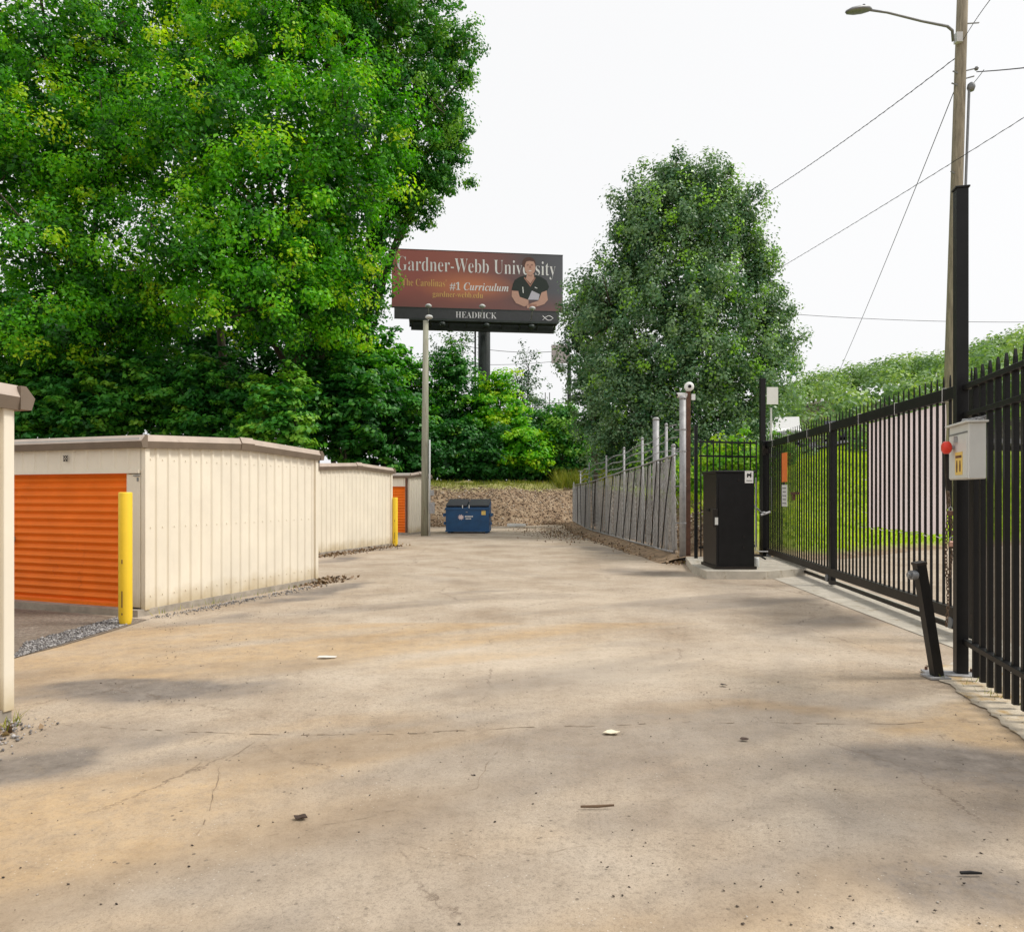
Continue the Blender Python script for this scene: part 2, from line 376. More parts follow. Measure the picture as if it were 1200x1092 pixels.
ii, jj = np.meshgrid(np.arange(len(py_)-1), np.arange(nx-1), indexing='ij'); b0 = (ii*nx+jj).ravel()
Fq = np.stack([b0, b0+1, b0+nx+1, b0+nx], 1)
cxy = V[Fq].mean(1)
keep = sdist(cxy[:, 0], cxy[:, 1]) < -.15-.5*fbm(cxy[:, 0], cxy[:, 1], 1.2, 8)
t = NT('worn_concrete')
n1 = t.noise(.9, 8, .62); n2 = t.noise(7, 8, .7); n3 = t.noise(55, 4, .7); n5 = t.noise(2.6, 8, .75)
base = t.ramp(n1, [(.28, (.38, .29, .205)), (.5, (.51, .415, .315)), (.72, (.61, .515, .41))])
base = t.mix(.6, base, t.ramp(n2, [(.25, .60), (.5, .93), (.75, 1.0)]), 'MULTIPLY'); base = t.mix(.55, base, t.ramp(t.noise(24, 5, .8), [(.32, .50), (.5, .93), (.7, 1.0)]), 'MULTIPLY')
n6 = t.noise(170, 3, .8); base = t.mix(.7, base, t.ramp(n6, [(.33, .42), (.48, .95), (.7, 1.0)]), 'MULTIPLY')
base = t.mix(.55, base, t.ramp(n3, [(.32, .48), (.47, .95), (.72, 1.0)]), 'MULTIPLY')
sc_ = t.n('ShaderNodeSeparateColor'); t.l(t.attr('stain', 'Color'), sc_.inputs[0])
n7 = t.noise(24, 5, .8)
def brk(src, amt=.9):                          # broken-up edge: stain strength modulated by noise
    z = t.math('MULTIPLY', src, t.math('ADD', t.math('ADD', t.math('MULTIPLY', n5, 1.5), t.math('MULTIPLY', n2, 1.3)), t.math('SUBTRACT', t.math('MULTIPLY', n7, 1.6), 1.1))); return t.ramp(z, [(.06, 0), (1.0, 1)])
base = t.mix(t.math('MULTIPLY', brk(sc_.outputs[2]), .6), base, (.58, .49, .385))
base = t.mix(t.math('MULTIPLY', brk(sc_.outputs[1]), .62), base, t.ramp(n2, [(.3, (.36, .22, .09)), (.7, (.53, .36, .18))]))
base = t.mix(t.math('MULTIPLY', brk(sc_.outputs[0]), .88), base, t.ramp(n2, [(.3, (.09, .078, .07)), (.7, (.235, .205, .18))]))
vo = t.n('ShaderNodeTexVoronoi'); vo.inputs['Scale'].default_value = 16; t.l(t.tc.outputs['Object'], vo.inputs['Vector'])
spk = t.math('MULTIPLY', t.ramp(vo.outputs['Distance'], [(.10, 1), (.17, 0)]), t.ramp(t.noise(4.0, 3), [(.54, 0), (.62, 1)]))
base = t.mix(t.math('MULTIPLY', spk, .75), base, (.10, .08, .06))
vo2 = t.n('ShaderNodeTexVoronoi'); vo2.inputs['Scale'].default_value = 38; t.l(t.tc.outputs['Object'], vo2.inputs['Vector'])
spk2 = t.math('MULTIPLY', t.ramp(vo2.outputs['Distance'], [(.08, 1), (.16, 0)]), t.ramp(t.noise(2.1, 3), [(.5, 0), (.6, 1)]))
base = t.mix(t.math('MULTIPLY', spk2, .6), base, (.62, .57, .5))
# fine crack lines: edges of a distorted voronoi, only in places
mpv = t.n('ShaderNodeMapping'); mpv.inputs['Scale'].default_value = (.8, .55, 1)
nzv = t.n('ShaderNodeTexNoise'); nzv.inputs['Scale'].default_value = 2.0; nzv.inputs['Detail'].default_value = 9; nzv.inputs['Roughness'].default_value = .75
t.l(t.tc.outputs['Object'], nzv.inputs['Vector'])
scv = t.n('ShaderNodeVectorMath', operation='SCALE'); scv.inputs['Scale'].default_value = .45; t.l(nzv.outputs['Color'], scv.inputs[0])
addv = t.n('ShaderNodeVectorMath', operation='ADD'); t.l(t.tc.outputs['Object'], addv.inputs[0]); t.l(scv.outputs[0], addv.inputs[1])
t.l(addv.outputs[0], mpv.inputs[0]); vc = t.n('ShaderNodeTexVoronoi', feature='DISTANCE_TO_EDGE'); vc.inputs['Scale'].default_value = .55
t.l(mpv.outputs[0], vc.inputs['Vector'])
crk = t.math('MULTIPLY', t.ramp(vc.outputs['Distance'], [(.0012, 1), (.0045, 0)]), t.ramp(t.noise(.6, 4), [(.5, 0), (.58, .75)]))
base = t.mix(crk, base, (.12, .085, .06))
t.l(base, t.b.inputs['Base Color']); t.b.inputs['Roughness'].default_value = .88
t.b.inputs['Specular IOR Level'].default_value = .3
bh = t.math('ADD', t.math('MULTIPLY', n3, .5), t.math('MULTIPLY', n2, .8)); t.bump(bh, .55, .012)
pav = np_mesh('pavement', V, Fq[keep], t.m, smooth=True); tag(pav, kind='structure')
sa = np.zeros((len(V), 4), np.float32); sa[:, 0] = dk; sa[:, 1] = og; sa[:, 2] = pale; sa[:, 3] = 1
a = pav.data.attributes.new('stain', 'FLOAT_COLOR', 'POINT'); a.data.foreach_set('color', sa.ravel())
M['pavement'] = t.m

def crack(pts, w, seed, name='pavement_crack', step=.05, wob=.02):
    rg = random.Random(seed); pts = [Vector(p) for p in pts]; P2 = []
    off = 0
    for a, b in zip(pts[:-1], pts[1:]):
        n = max(2, int((b-a).length/step)); nrm = Vector((-(b-a).y, (b-a).x, 0)).normalized()
        for k in range(n):
            off = off*.85+rg.uniform(-wob, wob)*.6; P2.append((a.lerp(b, k/n)+nrm*off, nrm))
    m = MB()
    for (p, n), (q, n2) in zip(P2[:-1], P2[1:]):
        if rg.random() < .3: continue
        w1 = w*rg.uniform(.15, 1.5); m.add([(*(p-n*w1).xy, .0075), (*(p+n*w1).xy, .0075), (*(q+n2*w1).xy, .0075), (*(q-n2*w1).xy, .0075)], [(0, 3, 2, 1)])
    o = m.build(name, M['crack']); tag(o, kind='structure'); return o
M['crack'] = pmat('crack_fill', (.23, .17, .115), .95, 0, .4, 8)
crack([G(60,850),G(250,859),G(470,862),G(600,853.5),G(800,848),G(1000,849),G(1150,846)], .0036, 1, 'pavement_joint')
crack([G(372,712),G(470,704),G(600,697),G(760,688)], .005, 2, 'pavement_joint')
crack([G(520,663),G(640,659),G(750,657)], .008, 6, 'pavement_joint')
crack([G(300,870),G(262,895),G(230,985)], .0016, 3)
crack([G(285,880),G(240,895),G(205,912)], .0013, 4)
crack([G(430,985),G(560,1010),G(700,990)], .001, 5)
crack([G(600,860),G(560,925),G(430,960),G(300,985)], .001, 7)

# left aisle of coarse asphalt and gravel, between the two nearest storage buildings
m = MB(); m.sheet([G(20,771), G(70,758), G(118,744), G(141,737), (-4.60,9.15,0), (-16,13.4,0), (-16,9,0), (-9,8.2,0)], .010)
t = NT('aisle_asphalt'); n = t.noise(30, 5, .75); c = t.ramp(n, [(.3, (.09, .068, .05)), (.5, (.20, .16, .125)), (.72, (.40, .34, .28))])
c = t.mix(t.ramp(t.noise(1.5, 5), [(.4, 0), (.65, .6)]), c, (.16, .12, .08)); t.l(c, t.b.inputs['Base Color']); t.b.inputs['Roughness'].default_value = .95; t.bump(n, .9, .02)
tag(m.build('aisle_paving', t.m), kind='structure')
# pale concrete strip under the sliding gate, footing of the fixed fence
GX = lambda Yv: 5.04+.1128*(Yv-8.3)           # gate line
m = MB(); m.sheet([(GX(13.6)-.75, 13.6), (GX(10)-.55, 10), (GX(7.2)-.38, 7.2), (GX(6.2)-.9, 6.6), (GX(6)+.35, 6.2), (GX(17.5)+.35, 17.5), (GX(17.5)-.35, 17.5), (GX(16.7)-.5, 16.7)], .011)
tag(m.build('gate_track_strip', M['concrete']), kind='structure')
ed = [(3.86, 6.75), (3.62, 6.1), (3.50, 5.35), (3.30, 4.6), (3.1, 3.9)]; rag = []; rf = random.Random(4)
for (a1, b1), (a2, b2) in zip(ed[:-1], ed[1:]):
    for k in range(14): rag.append((a1+(a2-a1)*k/14+rf.uniform(-.022, .018)-.03*math.sin(b1*7+k*.23), b1+(b2-b1)*k/14))
m = MB(); m.sheet(rag+[(3.1, 3.9), (3.8, 3.9), (4.4, 6.6)], .014)
tag(m.build('fence_footing_strip', pmat('crumbling_footing', (.50, .43, .33), .95, 0, .3, 9, .8, 45, dirt=((.40, .27, .12), .5, 4, None))), kind='structure')
# road on top of the grass slope
m = MB(); rp = []
xs = np.arange(8, 120, 4)
for k, x in enumerate(xs): 
    for yv in (38.5+.32*(x-8), 45+.32*(x-8)): rp.append((x, yv, max(hz(x, yv), hz(x, yv+3))+.05))
m.add(rp, [(2*k, 2*k+2, 2*k+3, 2*k+1) for k in range(len(xs)-1)])
tag(m.build('road', pmat('asphalt', (.12, .12, .12), .9)), kind='structure')

# ------------------------------------------------------------ scattered stones, litter, grass
def stones(name, pts, size, seed, mat, flatz=.6, label=None):
    g = np.random.default_rng(seed); n = len(pts)
    O = np.array([(1,0,0),(0,1,0),(-1,0,0),(0,-1,0),(0,0,1),(0,0,-1)], float)
    Fo = np.array([(0,1,4),(1,2,4),(2,3,4),(3,0,4),(1,0,5),(2,1,5),(3,2,5),(0,3,5)])
    sz = size[0]+(size[1]-size[0])*g.random(n)**2.8
    Vv = O[None]*(g.uniform(.6, 1.25, (n, 6, 1)))*sz[:, None, None]
    a = g.uniform(0, 6.28, n); c, s = np.cos(a)[:, None], np.sin(a)[:, None]
    x, y = Vv[..., 0]*c-Vv[..., 1]*s, Vv[..., 0]*s+Vv[..., 1]*c*.8
    tl = g.uniform(-.5, .5, (n, 1)); z = Vv[..., 2]*flatz+x*tl
    Vv = np.stack([x, y, z], -1)+pts[:, None, :]; Vv[..., 2] += (sz*.25)[:, None]
    Fv = (Fo[None]+(np.arange(n)*6)[:, None, None]).reshape(-1, 3)
    return tag(np_mesh(name, Vv.reshape(-1, 3), Fv, mat, np.repeat(g.random(n), 8)), label, kind='stuff')
g = np.random.default_rng(5)
# riprap on the bank face
n = 110000; cx = g.uniform(-9, 6.2, n); cy = g.uniform(17.5, 41.5, n); dd = sdist(cx, cy)
k = (dd > -.1) & (dd < 2.3+.5*(g.random(n)-.5)) & (cx < 6.0); cx, cy = cx[k], cy[k]
stones('riprap_stones', np.stack([cx, cy, hgt(cx, cy)], 1), (.015, .075), 1, M['stone'], label='loose brown and pale stones covering the steep bank')
# pebbles on the pavement
pts = []
def band(a, b, n, sp):
    for _ in range(n):
        tt = g.random(); p = Vector(a).lerp(Vector(b), tt); pts.append((p.x+g.normal(0, sp), p.y+g.normal(0, sp*1.3), .012))
for _ in range(4200):
    yv = 2.2+18*g.random()**1.5; xv = g.uniform(-.75, .72)*yv; pts.append((xv, yv, .006))
band(G(180,735), G(460,700), 420, .22); band(G(200,765), G(420,745), 160, .2); band(G(380,690), G(640,700), 260, .3); band(G(560,705), G(800,690), 120, .25)
band(G(900,960), G(1190,900), 170, .3); band(G(10,870), G(60,830), 110, .12); band(G(700,1040), G(1190,1060), 110, .2); band(G(170,822), G(230,823), 36, .03)
band(G(1100,800), G(1198,850), 100, .1)
pts = np.array(pts); k = (sdist(pts[:, 0], pts[:, 1]) < -.2) & (fbm(pts[:, 0], pts[:, 1], 1.3, 61) > .30+.28*g.random(len(pts)))
k &= ~((pts[:, 0] > 3.95-.0) & (pts[:, 1] < 7)); pts = pts[k]
stones('pebbles', pts, (.0015, .009), 2, M['pebble'], .5, 'small dark pebbles and crumbs scattered over the concrete')
# grey gravel of the aisle
gp = []
for _ in range(5200):
    s_, u_ = g.random(), g.random()**1.3; e0 = G(16, 773).lerp(G(150, 733), s_); gp.append((e0.x-.02-u_*.75*.5, e0.y+u_*.75, .012))
for _ in range(420):
    p = Vector((-3.47, 5.1, 0)).lerp(Vector((-3.4, 4.2, 0)), g.random()); gp.append((p.x+g.normal(.05, .12), p.y+g.normal(0, .1), .010))
for _ in range(900):
    p = G(175, 724).lerp(G(372, 685), g.random()); gp.append((p.x+abs(g.normal(0, .13))+.02, p.y-abs(g.normal(0, .1)), .010))
stones('aisle_gravel', np.array(gp), (.005, .020), 3, M['gravel'], .7, 'grey crushed gravel beside the yellow bollard')

def quads(C, size, g, nb=None, asp=.62, upb=.35, outb=.95):
    """leaf quads centred on C; nb = preferred normals"""
    n = len(C); nr = g.normal(size=(n, 3)); nr /= np.linalg.norm(nr, axis=1)[:, None]
    N = nr+np.array([0, 0, upb*2])
    if nb is not None: N += nb*outb*1.6
    N /= np.linalg.norm(N, axis=1)[:, None]
    t_ = np.cross(N, g.normal(size=(n, 3))); t_ /= np.linalg.norm(t_, axis=1)[:, None]; b_ = np.cross(N, t_)
    s = size*g.uniform(.65, 1.35, n)[:, None]
    V = np.stack([C-t_*s*.5, C+b_*s*asp*.5+t_*s*.05, C+t_*s*.5-N*s*.12, C-b_*s*asp*.5+t_*s*.05], 1).reshape(-1, 3)
    return V, np.arange(n*4).reshape(-1, 4)
def blades(name, pts, h, w, seed, mat, label, lean=.35):
    g = np.random.default_rng(seed); n = len(pts); a = g.uniform(0, 6.28, n); hh = h*g.uniform(.4, 1.3, n)
    dx, dy = np.cos(a)*w/2, np.sin(a)*w/2; lx, ly = g.normal(0, lean, n)*hh, g.normal(0, lean, n)*hh
    b = np.array(pts); V = np.zeros((n, 3, 3)); V[:, 0] = b; V[:, 1] = b; V[:, 2] = b
    V[:, 0, 0] -= dx; V[:, 0, 1] -= dy; V[:, 1, 0] += dx; V[:, 1, 1] += dy; V[:, 2, 0] += lx; V[:, 2, 1] += ly; V[:, 2, 2] += hh
    V[:, :2, 2] -= .02
    return tag(np_mesh(name, V.reshape(-1, 3), np.arange(n*3).reshape(-1, 3), mat, np.clip(g.normal(.5, .25, n)+(fbm(b[:, 0], b[:, 1], .8, 3)-.5)*1.2, 0, 1)), label, kind='stuff')
n = 110000; cx = g.uniform(5.5, 30, n); cy = g.uniform(17.9, 42, n); dd = sdist(cx, cy); k = (dd > .25+.3*g.random(n)) & (cx < cy*.78)
blades('grass', np.stack([cx[k], cy[k], hgt(cx[k], cy[k])], 1), .13, .045, 11, M['grass'], 'bright green mown grass on the slope beyond the gate')
n = 60000; cx = g.uniform(-9, 7.2, n); cy = g.uniform(19, 45, n); dd = sdist(cx, cy)
k = (dd > 2.3+.3*(g.random(n)-.5)) & (dd < 4.2); cx, cy = cx[k], cy[k]
blades('rough_grass', np.stack([cx, cy, hgt(cx, cy)], 1), .20, .03, 12, M['grassdull'], 'long yellow green grass along the top of the stony bank')
n = 2400; cx = g.uniform(2.5, 6.5, n); cy = g.uniform(40.6, 43.5, n)
blades('tall_weeds', np.stack([cx, cy, hgt(cx, cy)], 1), .8, .05, 13, M['grassdull'], 'tall yellowish weeds at the end of the chain link fence')
# leaf litter along the fence foot, bank foot, building foot
lp = []
def lit(a, b, n, sp, zz=.03):
    for _ in range(n):
        p = Vector(a).lerp(Vector(b), g.random()); lp.append((p.x+g.normal(0, sp), p.y+g.normal(0, sp), .012+abs(g.normal(0, zz))))
lit((4.0,16.2,0), (3.7,18.5,0), 700, .22, .04); lit((3.7,18.5,0), (2.95,28.6,0), 2400, .3, .05); lit((2.95,28.6,0), (3.1,37,0), 1500, .4, .06)
lit((-4,34.7,0), (3,37.6,0), 2200, .35, .07); lit((-3.6,12.4,0), (-3.2,13.6,0), 260, .16, .02); lit((-3.5,5.1,0), (-3.3,4.6,0), 10, .12, .01)
lit((-4.9,18,0), (-3.5,22,0), 600, .18, .03); lit((2.7,24,0), (1.2,33,0), 900, .7, .02)
lp = np.array(lp); Vq, Fv = quads(lp, .07, g, asp=.6)
tag(np_mesh('leaf_litter', Vq, Fv, M['litter'], g.random(len(lp))), 'brown dead leaves and debris along the foot of fence, bank and walls', kind='stuff')
wd = []
for a, b, n, sp in (((4.05,16.3,0),(3.2,26,0),5000,.12), ((3.9,4.2,0),(3.75,6.2,0),120,.06), ((-3.45,5.1,0),(-3.5,4.6,0),150,.05), ((-4.70,9.45,0),(-3.42,12.95,0),160,.02)):
    for _ in range(n):
        p = Vector(a).lerp(Vector(b), g.random()); wd.append((p.x+g.normal(0, sp), p.y+g.normal(0, sp), .01))
wd = np.array(wd)[::2]
blades('weeds', wd, .08, .010, 14, M['grassdull'], 'small green weeds sprouting along the foot of the fence and walls', .5)
# low soil berm under the chain link fence
FP = [Vector((3.13,37.5,0)), Vector((3.0,28.6,0)), Vector((3.8,17.7,0)), Vector((3.93,16.75,0))]
m = MB(); rows = []
for a, b in zip(FP[:-1], FP[1:]):
    nn = max(2, int((b-a).length/.3))
    for k in range(nn): rows.append(a.lerp(b, k/nn))
rows.append(FP[-1]+Vector((.02, -.25, 0)))
for i, p in enumerate(rows):
    rj = random.uniform(-.08, .08)
    for o_, z_ in ((-.55+rj, 0), (-.25+rj*.5, .10+rj*.3), (0, .14), (.35, .12), (1.1, .0)): m.v.append((p.x+o_, p.y, z_+random.uniform(0, .025)))
for i in range(len(rows)-1):
    for k in range(4): m.f.append((i*5+k, i*5+k+1, i*5+k+6, i*5+k+5)); m.m.append(0)
tag(m.build('soil_berm', pmat('clay_soil', (.24, .165, .10), .95, 0, .45, 6, .9, 20), smooth=True), kind='structure')

# ------------------------------------------------------------ text (bundled serif mathematical letters)
def serif(s, italic=False):
    o = ''
    up, lo = (0x1D468, 0x1D482) if italic else (0x1D400, 0x1D41A)
    for ch in s:
        if 'A' <= ch <= 'Z': o += chr(up+ord(ch)-65)
        elif 'a' <= ch <= 'z': o += chr(lo+ord(ch)-97)
        elif ch == '1': o += chr(0x1D7CF)
        else: o += ch
    return o
def text(name, s, mat, parent, loc, width, rot=(R(90), 0, 0), offset=0, height=None, italic=False, extr=.002):
    cu = bpy.data.curves.new(name, 'FONT'); cu.body = s; cu.offset = offset; cu.extrude = 0; cu.resolution_u = 4
    if italic: cu.shear = .25
    o = bpy.data.objects.new(name, cu); col.objects.link(o)
    bpy.context.view_layer.update()
    me = bpy.data.meshes.new_from_object(o.evaluated_get(bpy.context.evaluated_depsgraph_get()))
    bpy.data.objects.remove(o, do_unlink=True)
    n = len(me.vertices)
    if n == 0: return None
    co = np.zeros(n*3, np.float32); me.vertices.foreach_get('co', co); co = co.reshape(-1, 3)
    mn, mxx = co.min(0), co.max(0); s_ = width/(mxx[0]-mn[0]); sy = s_ if height is None else height/(mxx[1]-mn[1])
    co[:, 0] = (co[:, 0]-mn[0])*s_; co[:, 1] = (co[:, 1]-mn[1])*sy
    me.vertices.foreach_set('co', co.ravel()); me.materials.clear(); me.materials.append(mat); me.update()
    o = bpy.data.objects.new(name, me); col.objects.link(o); o.parent = parent; o.location = loc; o.rotation_euler = rot
    return o

# ------------------------------------------------------------ storage buildings
RZ = -math.atan2(.35, .937)
def building(label, N, D, L, door0, doorw, ndoor, mark=False, group='cream storage buildings with orange doors', hh=2.22):
    t = thing('storage_building', label, 'storage building', N, RZ, group)
    # slab
    m = MB(); m.box((-L/2, D/2-.06, .045), (L, D+.10, .09)); m.build('slab', M['slab'], t, True)
    def ribbed(x0, x1, axis_, y, z0, z1, pitch=.2, h=.020, face=1):
        pf = []; s = x0
        while s < x1-.001:
            for a, b in ((0, 0), (pitch-.07, 0), (pitch-.05, h), (pitch-.02, h)):
                if s+a <= x1: pf.append((s+a, b))
            s += pitch
        pf.append((x1, 0)); vs = []
        for zz in (z0, z1):
            for a, b in pf:
                vs.append((a, y-b, zz) if axis_ == 'x' else (y+b, a, zz))
        n = len(pf); return vs, [(i, i+1, n+i+1, n+i) for i in range(n-1)]
    # end wall (faces the lot)
    m = MB(); m.add(*ribbed(.06, D-.06, 'y', -.03, .07, hh+.06)); 
    m.box((-.10, D/2, hh/2+.04), (.10, D-.1, hh-.1))
    for zz in (.25, 1.15, 2.05):
        k_ = 0
        while .12+k_*.2 < D-.1: m.box((-.026, .12+k_*.2, zz), (.012, .016, .016)); k_ += 1
    m.build('end_wall', M['cream'], t, True)
    m = MB(); m.box((-L+.02, D/2, hh/2+.04), (.05, D-.1, hh-.1)); m.box((-L/2, D-.03, hh/2+.04), (L-.1, .05, hh-.1)); m.build('rear_wall', M['cream'], t, True)
    for yy in (.035, D-.035):
        m = MB(); m.box((-.025, yy, hh/2+.04), (.075, .075, hh-.07), bev=.006); m.build('corner_trim', M['cream'], t, True)
    # facade: header and jambs
    m = MB(); m.add(*ribbed(-L, -.07, 'x', .0, 1.90, hh, .25, .014)); m.build('header_panel', M['cream'], t, True)
    m = MB(); m.box((-L/2-.02, -.012, 1.885), (L-.1, .05, .045)); m.build('header_trim', M['cream'], t, True)
    xr = -door0; 
    m = MB(); m.box((-(door0+.07)/2, .005, .98), (door0-.07, .03, 1.74)); m.build('jamb', M['cream'], t, True)
    for i in range(ndoor):
        xl = xr-doorw
        dm = MB(); pf = []; z = .10
        while z < 1.86:
            for k in range(6): pf.append((z+k*.105/6, .017*math.cos(2*math.pi*k/6)))
            z += .105
        vs = [(xr, .06-b, a) for a, b in pf]+[(xl, .06-b, a) for a, b in pf]; n = len(pf)
        dm.add(vs, [(j, j+1, n+j+1, n+j) for j in range(n-1)])
        do = dm.build('roll_up_door', M['orange'], t, True)
        b_ = MB(); b_.box(((xr+xl)/2, .045, .105), (doorw-.02, .035, .05)); b_.build('bottom_bar', M['orange'], do, True)
        b_ = MB(); b_.box((xl+.35, .035, .95), (.10, .03, .07)); b_.box((xl+.35, .02, .95), (.18, .012, .02)); b_.build('latch', M['steelgrey'], do, True)
        for xx in (xr-.012, xl+.012):
            b_ = MB(); b_.box((xx, .03, .98), (.035, .05, 1.76)); b_.build('guide_rail', M['cream'], t, True)
        m = MB(); m.box((xl-.15, .005, .98), (.26, .03, 1.74)); m.build('jamb', M['cream'], t, True)
        xr = xl-.30
    # back side wall stub behind doors (dark inside)
    # roof
    rg = .085; o_ = .10
    m = MB(); y0, y1 = -o_, D+o_
    prof = [(y0, hh+.10), (D/2, hh+.10+rg), (y1, hh+.10), (y1, hh+.05), (D/2, hh+.05+rg), (y0, hh+.05)]
    vs = [(x, a, b) for x in (-L-.08, .02) for a, b in prof]
    m.add(vs, [(0,1,2,3,4,5), (11,10,9,8,7,6)]+[(i, i+6, (i+1) % 6+6, (i+1) % 6) for i in range(6)])
    m.build('roof', M['roof'], t, True)
    # eave gutter: vertical lower face, sloped upper face
    gp = [(0, -.03), (.08, -.03), (.105, .055), (.04, .135), (0, .135)]
    def gutter(yb, sgn, name):
        m = MB(); vs = [(x, yb-sgn*a, hh+b) for x in (-L-.08, .065) for a, b in gp]; n = 5
        m.add(vs, [(0,1,2,3,4), (9,8,7,6,5)]+[(i, i+5, (i+1) % 5+5, (i+1) % 5) for i in range(5)])
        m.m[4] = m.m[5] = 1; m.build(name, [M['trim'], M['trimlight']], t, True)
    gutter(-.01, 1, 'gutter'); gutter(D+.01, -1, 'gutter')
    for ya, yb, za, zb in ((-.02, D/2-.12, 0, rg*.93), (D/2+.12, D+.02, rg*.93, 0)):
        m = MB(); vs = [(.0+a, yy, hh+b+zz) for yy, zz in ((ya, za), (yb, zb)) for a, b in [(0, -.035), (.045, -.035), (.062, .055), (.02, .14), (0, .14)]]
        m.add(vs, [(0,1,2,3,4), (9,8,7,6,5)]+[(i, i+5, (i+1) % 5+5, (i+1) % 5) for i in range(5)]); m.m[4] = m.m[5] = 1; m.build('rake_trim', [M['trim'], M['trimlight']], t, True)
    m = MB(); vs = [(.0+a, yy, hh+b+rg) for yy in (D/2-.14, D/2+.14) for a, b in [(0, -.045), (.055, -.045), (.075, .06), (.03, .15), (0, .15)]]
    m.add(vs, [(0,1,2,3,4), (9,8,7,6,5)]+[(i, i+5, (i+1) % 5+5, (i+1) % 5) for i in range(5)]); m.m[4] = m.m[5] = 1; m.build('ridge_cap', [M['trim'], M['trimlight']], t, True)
    if mark:
        m = MB()
        for r_ in (0, 1):
            for k in range(2):
                x0 = -1.43+k*.045; z0 = 2.035+r_*.045
                m.bar((x0, -.03, z0), (x0+.034, -.03, z0+.034), .004, .010); m.bar((x0+.034, -.033, z0), (x0, -.033, z0+.034), .004, .010)
        m.build('unit_mark', M['darkhole'], t, True)
        m = MB(); m.box((-.12, -.02, 1.83), (.10, .02, .012)); m.box((-.10, -.02, 1.78), (.012, .02, .05)); m.build('door_stop', M['steelgrey'], t, True)
    return t
building('nearest cream storage building at the left edge, only its corner and gutter in view', (-4.83, 1.60, 0), 3.75, 8, .32, 2.4, 2)
building('large cream storage building with an orange roll-up door facing the aisle', (-4.78, 9.44, 0), 3.75, 9, .29, 2.6, 2, mark=True)
building('cream storage building showing only its plain end wall, between two buildings with orange doors', (-4.93, 18.4, 0), 3.75, 9, .32, 2.4, 2)
b4 = building('farthest small cream storage building beside the pale wooden pole', (-3.93, 27.8, 0), 1.7, 8.5, .16, 2.4, 2)
m = MB(); m.bar((-.10, -.06, .1), (-.10, -.06, 2.2), .07, .05, (0, 1, 0)); m.build('downspout', M['rust'], b4, True)

# bollards
for pxx, pyy, w, h, lab in ((147, 733, .078, 1.61, 'tall yellow bollard standing at the corner beside the nearer orange roll-up door'),
                       (463, 641, .082, 1.47, 'tall yellow bollard standing beside the far orange roll-up door')):
    p = G(pxx, pyy-1); t = thing('bollard', lab, 'bollard', p, 0, 'yellow bollards at the building corners')
    m = MB(); m.lathe([(w*.72, -.02), (w*.86, .03), (w, .09), (w, h-.01), (w*.97, h), (w*.8, h+.004)], (0, 0, 0), 20); m.build('sleeve', M['yellow'], t, True, True)
    for z0, z1 in ((.22, .42), (.75, .80), (.13, .155)):
        m = MB(); m.tube([(0, -w-.001, z0), (0, -w-.001, z1)], .006, 6); m.build('scuff_slot', M['rust'], t, True)

# ------------------------------------------------------------ dumpster
p = G(548, 625); t = thing('dumpster', 'blue steel dumpster with black lid standing in front of the stony bank', 'dumpster', p, R(-2)); t.scale = (1, 1, .9)
m = MB(); m.prism([(-.87, .10), (.87, .10), (.87, 1.18), (-.87, 1.18)], 0, 1.1)
m.v = []; m.f = []; m.m = []
W_ = .87
pr = [(.0, .08), (1.15, .08), (1.15, 1.42), (-.06, 1.16), (-.06, 1.02)]      # side profile y,z
vs = [(-W_, a, b) for a, b in pr]+[(W_, a, b) for a, b in pr]; n = 5
m.add(vs, [tuple(range(n)), tuple(range(2*n-1, n-1, -1))]+[(i, (i+1) % n, (i+1) % n+n, i+n) for i in range(n)]); m.build('container', M['blue'], t, True)
m = MB(); m.box((0, -.075, 1.10), (W_*2+.06, .05, .06)); m.box((0, -.03, .11), (W_*2+.04, .06, .06)); m.box((0, -.045, 1.0), (W_*2, .04, .03)); m.build('rim', M['blue'], t, True)
for s in (-1, 1):
    m = MB(); m.box((s*(W_+.07), .35, .82), (.10, .7, .13)); m.box((s*(W_+.06), .1, .45), (.07, .2, .12)); m.build('lift_pocket', M['blue'], t, True)
    m = MB(); vs = [(s*.44-.42, -.10, 1.20), (s*.44+.42, -.10, 1.20), (s*.44+.42, 1.18, 1.47), (s*.44-.42, 1.18, 1.47)]
    m.add(vs+[(a, b, c+.05) for a, b, c in vs], [(3,2,1,0), (4,5,6,7), (0,1,5,4), (1,2,6,5), (2,3,7,6), (3,0,4,7)]); m.build('lid', M['bluedark'], t, True)
    m = MB(); m.tube([(s*.13-.06, -.12, 1.26), (s*.13-.06, -.12, 1.12)], .018, 6); m.build('lid_strap', M['white'], t, True)
    for yy in (.1, 1.0): m = MB(); m.box((s*.75, yy, .04), (.12, .12, .08)); m.build('skid', M['blue'], t, True)
m = MB()
for k in range(9):
    a = k*2*math.pi/9; m.add([(-.26+.11*math.cos(a-.22), -.0655, .72+.11*math.sin(a-.22)), (-.26+.13*math.cos(a+.1), -.0655, .72+.13*math.sin(a+.1)), (-.26, -.0655, .72)], [(0, 1, 2)])
m.tube([(-.26, -.066, .72), (-.26, -.07, .72)], .085, 14)
m.v = [(a, -.062 if b > -.068 else -.066, c) for a, b, c in m.v]
m.build('round_logo', flat('logo_pink', (.75, .62, .62)), t, True)
m = MB()
for k in range(6): m.box((-.08+k*.055, -.058, .755), (.042, .012, .055))
m.build('lettering', M['white'], t, True); m = MB()
for k in range(4): m.box((-.05+k*.058, -.058, .655), (.042, .012, .05))
m.build('lettering', M['white'], t, True)
m = MB(); m.box((.64, -.058, .92), (.17, .014, .20)); m.build('yellow_label', M['sticker'], t, True)
